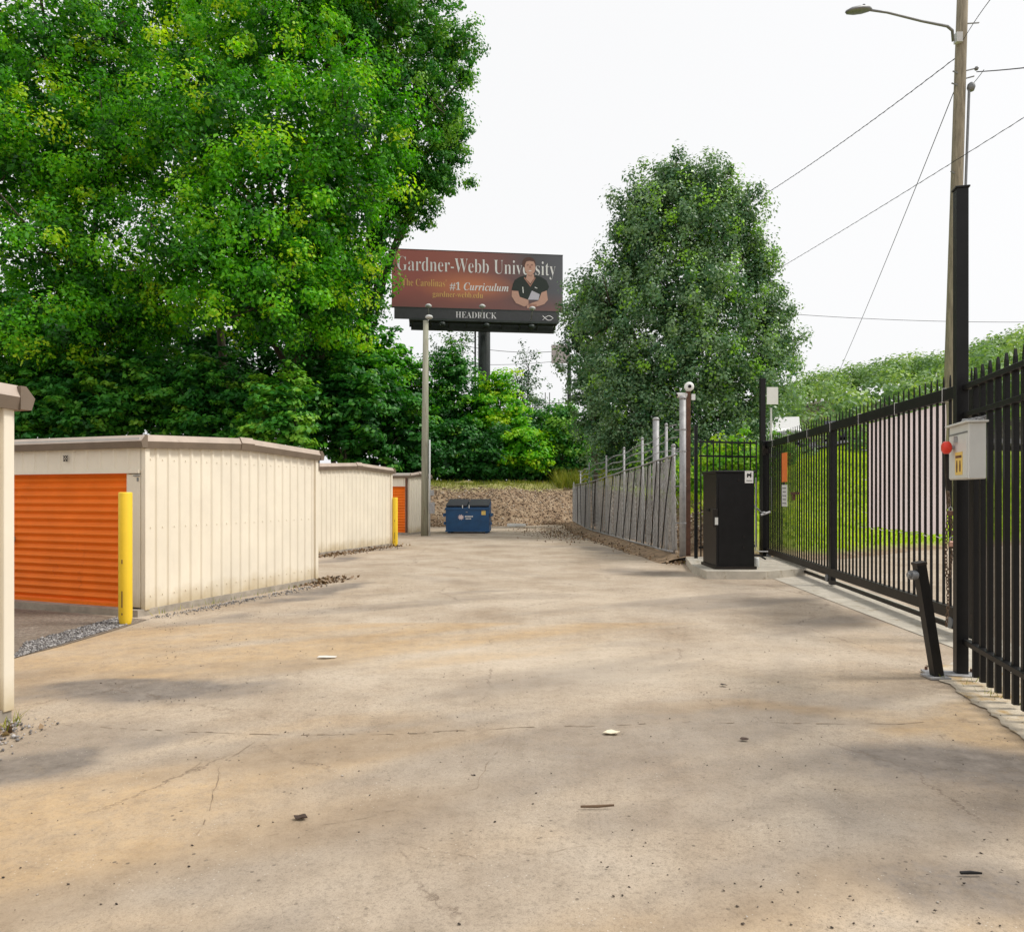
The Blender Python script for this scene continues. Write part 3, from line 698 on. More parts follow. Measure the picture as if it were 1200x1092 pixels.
m = MB(); m.box((-.03, -.075, .95), (.07, .04, .035)); m.build('front_plate', M['galv'], t, True)
# electric service on the pole
# ------------------------------------------------------------ pale pole
p = G(497.5, 628); top = P(499, 376, p.y); t = thing('utility_pole', 'pale slender wooden pole with grey conduit beside the farthest storage building', 'utility pole', p)
m = MB(); m.tube([p+Vector((0, 0, -.1)), p.lerp(top, .5), top], [.135, .125, .10], 14); m.build('shaft', M['pole2'], t, smooth=True)
m = MB(); q = p+Vector((.19, -.05, 0)); m.tube([q, q+Vector((0.01, 0, 3.6))], .035, 8); m.build('conduit', M['pvc'], t, smooth=True)
m = MB(); m.box(p+Vector((.27, -.03, 1.05)), (.22, .14, .42), bev=.01); m.build('meter_box', M['galv'], t)
m = MB(); m.box(p+Vector((.27, -.02, 1.62)), (.16, .10, .20)); m.build('switch_box', M['galv'], t)
m = MB(); m.lathe([(.04, .10), (.12, .07), (.15, .0), (.10, -.04)], top+Vector((.12, 0, .12)), 12); m.tube([top+Vector((0, 0, -.2)), top+Vector((.12, 0, .08))], .02, 6); m.build('floodlight', M['pvc'], t, smooth=True)

# ------------------------------------------------------------ chain link fence with slats
def fence_at(Yv):
    for a, b in zip(FP[:-1], FP[1:]):
        if b.y <= Yv <= a.y: return a.lerp(b, (a.y-Yv)/(a.y-b.y))
    return FP[-1] if Yv < FP[-1].y else FP[0]
def ftop(Yv): return 2.02+(max(0, 28.6-Yv)/10.9)*.46
FB = .22
t = thing('chain_link_fence', 'galvanised chain link fence with grey privacy slats and barbed wire, running towards the bank', 'fence', FP[0])
rg = random.Random(3)
SEG = []; Yv = 37.4
while Yv > 17.0: SEG.append(Yv); Yv -= .085
m = MB(); acc = 0
for i, Yv in enumerate(SEG):
    if rg.random() < .10: continue
    p = fence_at(Yv); tp = ftop(Yv)-.03
    ln = .10*math.sin(Yv*.9)+.16*sst(24, 18, Yv)+rg.uniform(-.02, .02)      # lean along the fence
    q = fence_at(max(17.0, min(37.4, Yv+ln))); dn = Vector((rg.uniform(-.006, .006), 0, 0)); hw = .038*rg.uniform(.8, 1.05)
    zb = FB+rg.uniform(.0, .06); zt = tp-rg.uniform(0, .08)
    a0 = p+Vector((0, -hw, zb))+dn; a1 = p+Vector((0, hw, zb))+dn; b1 = q+Vector((0, hw, zt))-dn; b0_ = q+Vector((0, -hw, zt))-dn
    th = Vector((.004, 0, 0)); m.add([a0, a1, b1, b0_, a0+th, a1+th, b1+th, b0_+th], [(0,1,2,3), (7,6,5,4), (0,4,5,1), (1,5,6,2), (2,6,7,3), (3,7,4,0)])
so_ = m.build('privacy_slats', M['slat'], t)
# diamond mesh wires
m = MB(); pitch = .13; L_ = 20.4; 
for sgn in (-1, 1):
    Y0 = 37.4+2.6
    while Y0 > 14.5:
        pts_ = []
        for k in range(5):
            z_ = FB+k/4*(2.45-FB); yv = Y0-sgn*(z_-FB)*.9 + (0 if sgn > 0 else -2.2)
            if 16.9 < yv < 37.4 and z_ < ftop(yv): q = fence_at(yv); pts_.append((q.x-.02, q.y, z_))
        if len(pts_) > 1: m.tube(pts_, .003, 3, False)
        Y0 -= pitch
m.build('wire_mesh', M['galv'], t)
m = MB(); m.tube([fence_at(y)+Vector((0, 0, FB-.03+rg.uniform(-.01, .02))) for y in np.arange(37.4, 16.9, -1.0)], .028, 8); m.build('bottom_rail', M['galv'], t, smooth=True)
m = MB(); m.tube([fence_at(y)+Vector((0, 0, ftop(y)+rg.uniform(-.01, .01))) for y in np.arange(37.4, 16.9, -.7)], .024, 8); m.build('top_rail', M['galv'], t, smooth=True)
for yv, hp, r_ in ((37.4, 2.1, .03), (33, 2.5, .03), (28.6, 2.75, .03), (25.3, 2.85, .032), (22.6, 2.97, .034), (20.35, 3.1, .036), (18.0, 3.27, .036), (17.45, 2.72, .048)):
    q = fence_at(yv)+Vector((.05, 0, 0)); m = MB(); m.tube([q, q+Vector((0, 0, hp))], r_, 10); m.lathe([(r_*1.15, 0), (r_*1.15, .04), (r_*.5, .07)], q+Vector((0, 0, hp)), 10); m.build('line_post', M['galv'], t, smooth=True)
q = fence_at(19.2)+Vector((.12, 0, 0)); m = MB(); m.tube([q, q+Vector((0, 0, 3.55))], .085, 14); m.lathe([(.09, 0), (.09, .04), (.05, .08)], q+Vector((0, 0, 3.53)), 14); m.build('large_post', M['galv'], t, smooth=True)
for k in range(3):
    m = MB(); pts_ = []
    for yv in np.arange(33, 16.9, -.5): 
        q = fence_at(yv); hh_ = ftop(yv)+.17+k*.19+.035*math.sin(yv*2.1+k); pts_.append((q.x+.03-.03*k, q.y, hh_+(.25 if yv < 18 else 0)*k*.3))
    m.tube(pts_, .006, 4)
    for a_, b_ in zip(pts_[:-1], pts_[1:]):
        for f_ in (.2, .5, .8):
            c_ = Vector(a_).lerp(Vector(b_), f_); m.bar(c_+Vector((-.02, -.02, -.02)), c_+Vector((.02, .02, .02)), .005, .005); m.bar(c_+Vector((.02, -.02, -.02)), c_+Vector((-.02, .02, .02)), .005, .005)
    m.build('barbed_wire', M['galv'], t)
for yv, ln in ((27.4, .5), (25.9, .7), (24.6, .8), (23.4, .7), (22.4, .8), (21.5, .65), (20.7, .6), (19.9, .5), (19.1, .55), (18.45, .2), (18.1, .75), (29.7, .5), (31.5, -.4), (33.5, -.4)):
    a_ = fence_at(yv)+Vector((-.035, 0, FB)); b_ = fence_at(min(37.4, max(17.1, yv-ln)))+Vector((-.035, 0, ftop(yv-ln)-.02)); mid = a_.lerp(b_, .5)+Vector((0, rg.uniform(-.08, .08), 0))
    m = MB(); m.tube([a_, mid, b_], .016, 6); m.build('dark_stay', M['blackb'], t)

# big galvanised terminal post, with rail bracket
q = Vector((3.93, 16.7, 0)); t = thing('fence_terminal_post', 'thick galvanised steel post with domed cap at the near end of the chain link fence', 'post', q)
zt = P(800, 467, 16.7).z
m = MB(); m.tube([q, q+Vector((0, 0, zt))], .075, 18); m.build('shaft', M['galv'], t, smooth=True)
m = MB(); m.lathe([(.082, -.02), (.082, .02), (.06, .055), (.02, .07)], q+Vector((0, 0, zt)), 18); m.build('cap', M['galv'], t, smooth=True)
for zz in (.9, 1.75, 2.55, 3.05):
    m = MB(); m.lathe([(.081, 0), (.081, .03)], q+Vector((0, 0, zz)), 18); m.box(q+Vector((-.12, .08, zz+.015)), (.10, .03, .03)); m.build('band', M['galv'], t)
# brown post with two security cameras
q = Vector((4.10, 16.9, 0)); zt = P(807, 459, 16.9).z; t = thing('camera_post', 'rusty brown square steel post carrying the security cameras', 'post', q)
m = MB(); m.box(q+Vector((0, 0, zt/2)), (.10, .10, zt), bev=.006); m.build('shaft', M['rust'], t)
t = thing('security_camera', 'round white security camera on top of the brown post', 'security camera', q+Vector((0, -.06, zt)), 0, 'white security cameras')
m = MB(); c_ = Vector((0, -.03, .09)); m.tube([(0, .06, .1), (0, -.02, .1), (0, -.07, .1), (0, -.10, .1)], [.07, .11, .11, .075], 18); m.build('housing', M['white'], t, True, True)
m = MB(); m.tube([(0, -.10, .1), (0, -.112, .1)], .04, 14); m.build('lens', M['darkhole'], t, True)
m = MB(); m.box((0, .05, .0), (.06, .06, .06)); m.build('mount', M['white'], t, True)
t = thing('security_camera', 'white bullet security camera pointing left beside the brown post', 'security camera', q+Vector((-.1, -.02, zt-.09)), 0, 'white security cameras')
m = MB(); m.tube([(.06, 0, 0), (-.08, -.02, .01), (-.16, -.03, 0.0)], [.06, .055, .06], 14); m.build('housing', M['white'], t, True, True)
m = MB(); m.tube([(-.16, -.03, 0), (-.175, -.032, 0)], .035, 12); m.build('lens', M['darkhole'], t, True)
t = thing('junction_box', 'small white junction box fixed to the right of the brown camera post', 'junction box', q+Vector((.09, 0, zt-.13)))
m = MB(); m.box((.03, 0, 0), (.09, .06, .14), bev=.006); m.build('case', M['white'], t, True)
m = MB(); m.tube([(.03, 0, -.07), (.03, 0, -.25), (-.02, 0, -.35)], .01, 6); m.build('cable', M['wire'], t, True)

# ------------------------------------------------------------ gate operator pad and cabinet
m = MB(); padp = [(3.62,13.5), (4.7,13.45), (6.0,14.2), (6.0,16.6), (3.95,16.55), (3.62,14.6)]
m.add([(a, b, 0) for a, b in padp]+[(a+.01, b+.015, .15) for a, b in padp], [(6,7,8,9,10,11)]+[(i, (i+1) % 6, (i+1) % 6+6, i+6) for i in range(6)])
tag(m.build('concrete_pad', M['concrete']), 'low pale concrete pad under the black gate operator cabinet', 'concrete pad')
t = thing('gate_operator_cabinet', 'tall black steel cabinet on the concrete pad at the far end of the gate', 'cabinet', (3.9, 13.85, .15))
m = MB(); m.box((.365, .475, .94), (.73, .95, 1.80), bev=.012); m.build('case', M['black'], t, True)
m = MB(); m.box((.365, .475, 1.86), (.77, .99, .05), bev=.01); m.build('lid', M['black'], t, True)
m = MB(); m.box((.365, .475, .03), (.80, 1.02, .05)); m.build('base_flange', M['blackb'], t, True)
m = MB(); m.box((.365, -.006, .92), (.64, .012, 1.62)); m.build('front_panel', M['black'], t, True)
m = MB(); m.box((.62, -.02, 1.76), (.16, .008, .23)); pl = m.build('warning_plate', M['white'], t, True)
m = MB(); m.v = []; 
pic = [(-.045,.02),(-.03,.045),(-.015,.03),(.02,.03),(.03,.06),(.045,.055),(.04,.03),(.045,-.0),(.04,-.04),(.02,-.04),(.015,-.01),(-.015,-.01),(-.02,-.04),(-.04,-.04)]
m.add([(.62+a, -.0255, 1.79+b) for a, b in pic], [tuple(range(len(pic)))]); m.box((.62, -.025, 1.69), (.11, .002, .012)); m.build('pictogram', M['darkhole'], pl, True)
m = MB(); m.box((-.02, .07, .98), (.10, .16, .34), bev=.008); kb = m.build('key_switch', M['blackb'], t, True)
m = MB(); m.box((.0, -.015, .92), (.06, .006, .14)); m.build('label_plate', M['greybox'], kb, True)
m = MB(); m.box((-.012, .52, 1.12), (.03, .16, .05)); m.build('side_handle', M['darkhole'], t, True)
for zz, xx in ((1.70, .42), (.62, .52), (.42, .52)):
    m = MB(); m.tube([(xx, -.012, zz), (xx, -.03, zz)], .018, 10); m.build('knob', M['blackb'], t, True)
m = MB(); m.tube([(.76, .02, 1.75), (.76, .02, .36), (.82, -.02, .34), (.98, -.02, .34)], .012, 6); m.build('drain_pipe', M['galv'], t, True)
t = thing('gate_release_lever', 'thin grey lever arm reaching from the cabinet towards the gate', 'lever', (4.66, 14.1, 1.4))
m = MB(); m.tube([(0, 0, 0), (.30, .25, -.20)], .014, 8); m.build('rod', M['steelgrey'], t, True)
m = MB(); m.tube([(.24, .2, -.23), (.46, .3, -.17)], .022, 8); m.lathe([(.04, -.02), (.045, .02), (.02, .04)], (.32, .25, -.2), 10); m.build('clamp', M['galv'], t, True)
t = thing('motor_can', 'small pale canister beside the foot of the black cabinet', 'canister', (4.78, 14.2, .15))
m = MB(); m.lathe([(.055, 0), (.06, .02), (.06, .17), (.045, .2)], (0, 0, 0), 14); m.build('can', M['greybox'], t, True, True)
m = MB(); m.tube([(-.2, 0, .2), (-.05, .0, .24), (.05, 0, .24), (.2, .05, .16)], .02, 6); m.build('hose', M['black'], t, True)

# black posts by the cabinet
for nm, px0, Yv, pyt, w, lab in (('black_post', 815.5, 16.2, 500, .07, 'slim black post standing left of the black cabinet'),
                                 ('black_post', 893.5, 17.7, 445, .12, 'tall black gate post at the far end of the gate, right of the black cabinet')):
    b_ = Vector(((px0-600)/F*Yv, Yv, 0)); zt = P(px0, pyt, Yv).z; t = thing(nm, lab, 'post', b_)
    m = MB(); m.box(b_+Vector((0, 0, zt/2)), (w, w, zt), bev=.006); m.build('shaft', M['black'], t)
    m = MB(); m.box(b_+Vector((0, 0, zt+.01)), (w+.02, w+.02, .03), bev=.006); m.build('cap', M['black'], t)
q = Vector((6.0, 17.2, 0)); t = thing('black_post', 'shorter black gate guide post just in front of the tall far gate post', 'post', q)
m = MB(); m.box(q+Vector((0, 0, 1.42)), (.16, .16, 2.84), bev=.006); m.build('shaft', M['black'], t)
m = MB(); m.box(q+Vector((0, -.1, 2.6)), (.2, .08, .12)); m.tube([q+Vector((-.06, -.1, 2.5)), q+Vector((-.06, -.1, 2.72))], .04, 10); m.build('guide_roller', M['blackb'], t)

# ------------------------------------------------------------ picket meshes
def picket_mesh(name, h, w, mat):
    m = MB(); a = w/2
    prof = [(0, a), (h-.16, a), (h-.155, a*.75), (h-.14, a*.75), (h-.12, a*1.25), (h-.06, a*1.1), (h, .002)]
    vs = []
    for z, r_ in prof:
        dpt = min(r_, a) if z < h-.15 else a*.45
        vs += [(-dpt, -r_, z), (dpt, -r_, z), (dpt, r_, z), (-dpt, r_, z)]
    fs = []
    for i in range(len(prof)-1):
        for k in range(4): j = (k+1) % 4; fs.append((i*4+k, i*4+j, i*4+4+j, i*4+4+k))
    m.add(vs, fs); me = bpy.data.meshes.new(name); me.from_pydata(m.v, [], m.f); me.materials.append(mat); me.update(); return me

# sliding gate; local y axis runs along the gate away from the camera
ga = math.atan2(.1128, 1); g0 = Vector((GX(7.75), 7.75, 0)); GL = (17.55-7.75)/math.cos(ga)
t = thing('sliding_gate', 'long black steel picket gate standing across the driveway', 'gate', g0, -ga)
pm = picket_mesh('picket', 2.76, .0245, M['black']); s = .13; np_ = 0
while s < GL-.1:
    if min(abs(s-4.77), 9) > .07:
        o = bpy.data.objects.new('picket', pm); col.objects.link(o); o.parent = t; o.location = (0, s, .2); np_ += 1
    s += .158
m = MB(); m.box((0, GL/2, 2.74), (.08, GL, .14), bev=.005); m.build('top_rail', M['black'], t, True)
m = MB(); m.box((-.0, GL/2, .24), (.09, GL, .13), bev=.005); m.build('bottom_rail', M['blackb'], t, True)
m = MB(); m.box((-.02, GL/2, .09), (.05, GL, .05)); m.build('track', M['blackb'], t, True)
for yy, w in ((.06, .10), (4.77, .13), (GL-.06, .12)):
    m = MB(); m.box((0, yy, 1.42), (.085, w, 2.78), bev=.005); m.build('upright', M['black'], t, True)
for yy in (.5, 4.9, GL-.6):
    m = MB(); m.tube([(-.06, yy, .13), (.03, yy, .13)], .065, 16); m.build('roller', M['steelgrey'], t, True)
m = MB(); m.bar((.045, GL-.35, .35), (.045, GL-.35, 2.65), .02, .02, (0, 1, 0)); m.build('screen_edge', M['blackb'], t, True)
# expanded metal screen at the far end of the gate
m = MB()
for k in range(60): z = .34+k*.039; m.tube([(.03, GL-1.75, z), (.03, GL-.1, z)], .0035, 3, False)
for k in range(45): y = GL-1.75+k*.037; m.tube([(.033, y, .32), (.033, y, 2.66)], .003, 3, False)
m.build('wire_screen', M['blackb'], t, True)
m = MB(); m.box((-.06, GL-3.0, 1.60), (.05, .55, .05)); m.box((-.06, GL-2.9, 1.52), (.04, .12, .12)); m.build('latch_bar', M['rust'], t, True)
for k in range(7):
    yy = .7+k*1.35; m = MB(); m.tube([(.045, yy, 2.66), (-.046, yy, 2.66), (-.046, yy, 2.82), (.045, yy, 2.82)], .004, 4); m.build('zip_tie', M['white'], t, True)
# banner on outside of the gate
y1b, y2b = .85, 3.27
tb = thing('banner', 'blank pale back of a large banner tied to the outside of the gate', 'banner', g0+Matrix.Rotation(-ga, 3, 'Z') @ Vector((.06, y1b, 0)), -ga)
m = MB(); nu, nv = 40, 20; Ln = y2b-y1b
for i in range(nu+1):
    for j in range(nv+1):
        u, v = i/nu, j/nv; m.v.append((.012*math.sin(u*37)*(.4+v*.6)+.01*math.sin(v*9+u*5), u*Ln, .1+1.0+.012*math.sin(u*25)+v*(1.555-.012*math.sin(u*25))))
for i in range(nu):
    for j in range(nv): k = i*(nv+1)+j; m.f.append((k, k+1, k+nv+2, k+nv+1)); m.m.append(0)
tn = NT('banner_vinyl'); tn.b.inputs['Base Color'].default_value = (.74, .65, .655, 1); tn.b.inputs['Roughness'].default_value = .8
tr_ = tn.n('ShaderNodeBsdfTranslucent'); tr_.inputs['Color'].default_value = (.74, .65, .655, 1); ms_ = tn.n('ShaderNodeMixShader'); ms_.inputs[0].default_value = .45
tn.l(tn.b.outputs[0], ms_.inputs[1]); tn.l(tr_.outputs[0], ms_.inputs[2]); tn.l(ms_.outputs[0], tn.o.inputs['Surface'])
bo = m.build('sheet', tn.m, tb, True, True)
for i in range(8):
    u = i/7; m = MB(); m.tube([(0, u*Ln, 1.11), (-.05, u*Ln+.03, 1.07), (-.10, u*Ln+.02, 1.09)], .005, 4); m.tube([(0, u*Ln, 2.63), (-.05, u*Ln+.02, 2.68)], .005, 4); m.build('tie', M['white'], tb, True)
for v in (1.3, 1.8, 2.25):
    for u in (0, 1): m = MB(); m.tube([(0, u*Ln, v), (-.06, u*Ln+(.08 if u else -.08), v+.01)], .005, 4); m.build('tie', M['white'], tb, True)
def on_gate(dx, dy, z): return g0+Matrix.Rotation(-ga, 3, 'Z') @ Vector((dx, dy, z))
ts = thing('orange_sign', 'narrow orange sign fixed to the gate near its far end', 'sign', on_gate(-.05, GL-2.15, 2.15), -ga)
m = MB(); m.box((0, 0, 0), (.008, .42, .62)); m.build('plate', M['orangesign'], ts, True)
ts = thing('white_sign', 'small white notice fixed to the gate below the orange sign', 'sign', on_gate(-.05, GL-2.15, 1.55), -ga)
m = MB(); m.box((0, 0, 0), (.008, .42, .46)); pl = m.build('plate', M['white'], ts, True)
m = MB()
for k in range(5): m.box((-.006, 0, .16-k*.08), (.003, .30-.05*(k % 2), .02))
m.build('print_lines', M['steelgrey'], pl, True)

# ------------------------------------------------------------ fixed picket fence at the right, tall gate post
f0 = Vector((3.95, 6.25, 0)); fd = Vector((-.257, -.966, 0)); fa = math.atan2(-.257, .966)  # local -y runs towards camera
t = thing('picket_fence', 'black steel picket fence running along the right edge of the lot', 'fence', f0, -math.atan2(.257, .966))
pm2 = picket_mesh('picket', 2.62, .040, M['black']); s = -.12
while s > -3.2:
    o = bpy.data.objects.new('picket', pm2); col.objects.link(o); o.parent = t; o.location = (0, s, .045); s -= .1635
for zz, w in ((2.52, .045), (2.28, .045), (.31, .045)):
    m = MB(); m.box((-.012, -1.6, zz), (.06, 3.3, w), bev=.004); m.build('rail', M['black'], t, True)
for s in (-2.55,):
    m = MB(); m.box((.0, s-.08, 1.35), (.075, .075, 2.7), bev=.004); m.build('post', M['black'], t, True)
q = Vector((3.935, 6.36, 0)); zt = P(1127, 222, 6.36).z
t = thing('tall_gate_post', 'very tall black square gate post standing in front of the wooden utility pole', 'post', q, R(-14))
m = MB(); m.box((0, 0, zt/2), (.095, .095, zt), bev=.005); m.build('shaft', M['black'], t, True)
m = MB(); m.box((0, 0, zt+.005), (.115, .115, .018), bev=.003); m.build('cap', M['black'], t, True)
m = MB(); m.box((-.08, -.02, .018), (.44, .18, .02), bev=.003); m.build('base_plate', M['galv'], t, True)
m = MB()
for a_, b_ in ((-.26, -.08), (-.26, .05), (.10, -.08), (.10, .05)): m.tube([(a_, b_, .02), (a_, b_, .055)], .012, 8)
m.build('anchor_bolts', M['rust'], t, True)
# latch catcher on post
m = MB(); m.bar((-.02, .15, 1.98), (-.02, .30, 1.98), .05, .05); m.bar((-.03, .28, 2.0), (.0, .30, 1.62), .04, .05, (0, 1, 0)); m.build('gate_catcher', M['blackb'], t, True)
# leaning guide post
b_ = G(1098, 795); b_.z = .03; tp = P(1077, 660, 6.22)
t = thing('leaning_gate_stop', 'short black steel tube leaning left at the foot of the tall gate post', 'gate stop', b_)
m = MB(); m.bar(b_, tp, .08, .08, (0, 1, 0)); m.build('tube', M['black'], t)
d_ = (tp-b_).normalized(); m = MB(); m.bar(tp-d_*.01, tp+d_*.012, .09, .09, (0, 1, 0)); m.build('cap', M['blackb'], t)
m = MB(); c_ = tp-d_*.10+Vector((-.05, -.01, 0)); m.tube([c_, c_+Vector((-.05, -.01, 0))], .04, 14); m.tube([c_+Vector((-.05, -.01, 0)), c_+Vector((-.075, -.01, 0))], .022, 8); m.build('roller', M['steelgrey'], t)
m = MB(); m.box(b_+Vector((-.01, 0, -.012)), (.17, .17, .016)); m.build('foot_plate', M['galv'], t)

# grey key box with red button
bx = Vector((3.59, 5.70, 0)); ua = math.atan2(.257, .966)
zt, zb = P(1134.6, 495, 5.70).z, P(1134.6, 561, 5.70).z; hb = zt-zb
t = thing('control_box', 'pale grey control box with red knob and yellow label on the near black fence', 'control box', (bx.x, bx.y, zb), -ua+R(-1))
LB = .50
m = MB(); m.box((.06, LB/2, hb/2), (.12, LB, hb), bev=.006); m.build('case', M['greybox'], t, True)
m = MB(); m.box((.052, LB/2, hb+.008), (.16, LB+.05, .016), bev=.003); m.build('rain_hood', M['greybox'], t, True)
m = MB(); m.box((-.004, LB/2, hb*.42), (.010, LB-.05, hb*.80), bev=.002); do = m.build('door', M['greybox'], t, True)
m = MB(); m.box((-.003, LB/2, hb*.845), (.012, LB-.05, .008)); m.build('door_seam', M['steelgrey'], t, True)
m = MB(); m.tube([(-.008, LB*.66, hb*.60), (-.04, LB*.66, hb*.60)], .016, 12); m.build('button_stem', M['galv'], do, True)
m = MB(); m.tube([(-.035, LB*.66, hb*.60), (-.05, LB*.66, hb*.60), (-.085, LB*.66, hb*.60), (-.10, LB*.66, hb*.60)], [.035, .052, .052, .035], 18); m.build('red_button', M['red'], do, True, True)
m = MB(); m.box((-.011, LB*.42, hb*.29), (.003, LB*.36, hb*.42)); lb = m.build('yellow_label', M['sticker'], do, True)
m = MB(); m.box((-.0135, LB*.42, hb*.415), (.002, LB*.30, hb*.045)); 
for yy, hh_ in ((LB*.50, .095), (LB*.34, .09)): m.tube([(-.0135, yy, hb*.24-hh_/2), (-.0135, yy, hb*.24), (-.0135, yy, hb*.24+hh_/2)], [.010, .016, .006], 8)
m.v = [(max(a, -.0155), b, c) for a, b, c in m.v]; m.build('label_print', M['rust'], lb, True)
m = MB(); m.box((-.02, LB*.52, hb*.74), (.02, .03, .05)); m.build('keyhole_cover', M['galv'], do, True)
# wire lashing above the box
t = thing('wire_lashing', 'twisted silvery wire lashing above the grey control box', 'wire', (3.80, 6.05, zt))
m = MB(); pts_ = [(-.05+.012*k, -.015*k+.0+.02*math.sin(k*2.2), .03+.03*abs(math.sin(k*1.1))) for k in range(18)]; m.tube(pts_, .008, 6); m.tube([(-.03, .0, -.0), (-.04, -.0, .05), (.06, -.1, .07), (.12, -.18, .09)], .008, 6); m.build('strand', M['galv'], t, True, True)

# chain and padlock
t = thing('chain', 'rusty steel chain hanging from the gate beside the tall black gate post', 'chain', (3.98, 6.62, .38))
def link_at(c, rz, tilt, m, rr=.0045, L=.020, W=.011):
    pts_ = []
    for k in range(13):
        a = 2*math.pi*k/12; x, z = math.cos(a)*W, math.sin(a)*L; pts_.append(c+Matrix.Rotation(rz, 3, 'Z') @ (Matrix.Rotation(tilt, 3, 'Y') @ Vector((x, 0, z))))
    m.tube(pts_, rr, 6, False)
m = MB(); nl = 44
for strand, (ox, zlen) in enumerate(((-.012, 1.22), (.022, .78))):
    k = 0; z = 1.22
    while z > 1.22-zlen:
        sw = .014*math.sin(z*7+strand*2); link_at(Vector((ox+sw, .01*math.cos(z*5), z)), (0 if k % 2 else math.pi/2)+.3*math.sin(k), .15*math.sin(k*1.7), m); z -= .030; k += 1
m.build('links', M['chain'], t, True, True)
t = thing('padlock', 'pinkish weathered padlock on the hanging rusty chain', 'padlock', (4.0, 6.60, 1.14))
m = MB(); m.box((0, 0, .0), (.05, .028, .05), bev=.006); m.build('body', pmat('brass', (.45, .26, .2), .5, .3), t, True)
m = MB(); m.tube([(-.016, 0, .02), (-.016, 0, .05), (0, 0, .065), (.016, 0, .05), (.016, 0, .02)], .005, 8); m.build('shackle', M['galv'], t, True)
t = thing('padlock', 'upper rusty padlock on the chain just under the grey box', 'padlock', (3.99, 6.60, 1.42))
m = MB(); m.box((0, 0, .0), (.045, .025, .045), bev=.006); m.build('body', M['rust'], t, True)
m = MB(); m.tube([(-.014, 0, .02), (-.014, 0, .045), (0, 0, .058), (.014, 0, .045), (.014, 0, .02)], .005, 8); m.build('shackle', M['galv'], t, True)

# grid fence behind the cabinet
f1 = Vector((4.5, 17.45, 0)); f2 = Vector((6.05, 17.95, 0)); L_ = (f2-f1).length; fa2 = math.atan2(f2.y-f1.y, f2.x-f1.x)
t = thing('grid_fence', 'short black fence panel with two top rails behind the black cabinet', 'fence', f1, fa2)
k = 0; s = .05
while s < L_:
    m = MB(); m.box((s, 0, 1.45), (.025, .025, 2.9)); m.build('picket', M['black'], t, True); s += .175
for zz in (2.84, 2.50, .3): m = MB(); m.box((L_/2, 0, zz), (L_, .035, .045)); m.build('rail', M['black'], t, True)

# sign post beyond the gate
q = Vector((P(903.5, 500, 22).x, 22, 0)); q.z = hz(q.x, q.y); t = thing('road_sign', 'pale rectangular sign on a thin pole beyond the far end of the gate', 'sign', q)
m = MB(); m.tube([q, (q.x, q.y, P(0, 478, 22).z)], .03, 8); m.build('pole', M['pvc'], t)
m = MB(); zc_ = P(0, 464, 22).z; m.box((q.x+.03, q.y-.04, zc_), (.34, .02, .52)); m.build('plate', M['white'], t)

# ------------------------------------------------------------ utility pole with lamp, wires
UY = 26.5; ub = Vector((P(1109.5, 0, UY).x, UY, 0)); ub.z = hz(ub.x, UY)-.3; ut = P(1130, -70, UY)
def up(py): f_ = (P(0, py, UY).z-ub.z)/(ut.z-ub.z); return ub.lerp(ut, f_)
t = thing('street_lamp_pole', 'tall weathered wooden utility pole carrying a street lamp beyond the gate', 'utility pole', ub)
m = MB(); m.tube([ub.lerp(ut, k/6) for k in range(7)], [.24-.065*k/6 for k in range(7)], 18); m.build('shaft', M['wood'], t, smooth=True)
a0 = P(1117, 44, UY-.2); m = MB(); m.tube([a0+Vector((0,0,-.15)), P(1116, 36, UY-.3), P(1110, 31, UY-.6), P(1080, 25, UY-1.2), P(1040, 15, UY-2), P(1018, 12, UY-2.4)], [.05,.05,.048,.042,.038,.036], 10)
m.build('lamp_arm', M['steelgrey'], t, smooth=True)
c_ = P(1001, 13, UY-2.5); m = MB(); dv = (P(985, 14, UY-2.8)-P(1020, 12, UY-2.3)).normalized()
prof = [(0, .05, .05), (.08, .10, .09), (.25, .19, .12), (.55, .22, .13), (.85, .17, .10), (1.0, .06, .04)]; st = P(1021, 12, UY-2.3); vs = []
side = dv.cross(Vector((0, 0, 1))).normalized()
for s_, w_, h_ in prof:
    for k in range(12): a = 2*math.pi*k/12; vs.append(st+dv*s_*1.15+side*math.cos(a)*w_+Vector((0, 0, 1))*(math.sin(a)*h_*(1 if math.sin(a) > 0 else .5)))
m.add(vs, [(i*12+k, i*12+(k+1) % 12, i*12+12+(k+1) % 12, i*12+12+k) for i in range(5) for k in range(12)]+[tuple(range(12)), tuple(60+k for k in range(12))])
lhm = m.build('lamp_head', M['steelgrey'], t, smooth=True)
m = MB(); m.lathe([(.05, 0), (.05, .07), (.03, .09)], st+dv*.35+Vector((0, 0, .11)), 10); m.build('photocell', M['steelgrey'], lhm)
m = MB(); m.box(up(48)+Vector((-.2, -.15, 0)), (.22, .2, .35)); m.build('arm_bracket', M['pvc'], t)
m = MB(); m.tube([up(107)+Vector((.27, -.12, 0)), up(230)+Vector((.25, -.12, 0)), up(400)+Vector((.24, -.16, 0))], .045, 8); m.build('riser_conduit', M['steelgrey'], t)
m = MB(); c_ = up(105)+Vector((.34, -.12, 0)); m.lathe([(.10, -.12), (.14, .0), (.12, .12), (.05, .18)], c_, 10); m.build('weatherhead', M['steelgrey'], t, smooth=True)
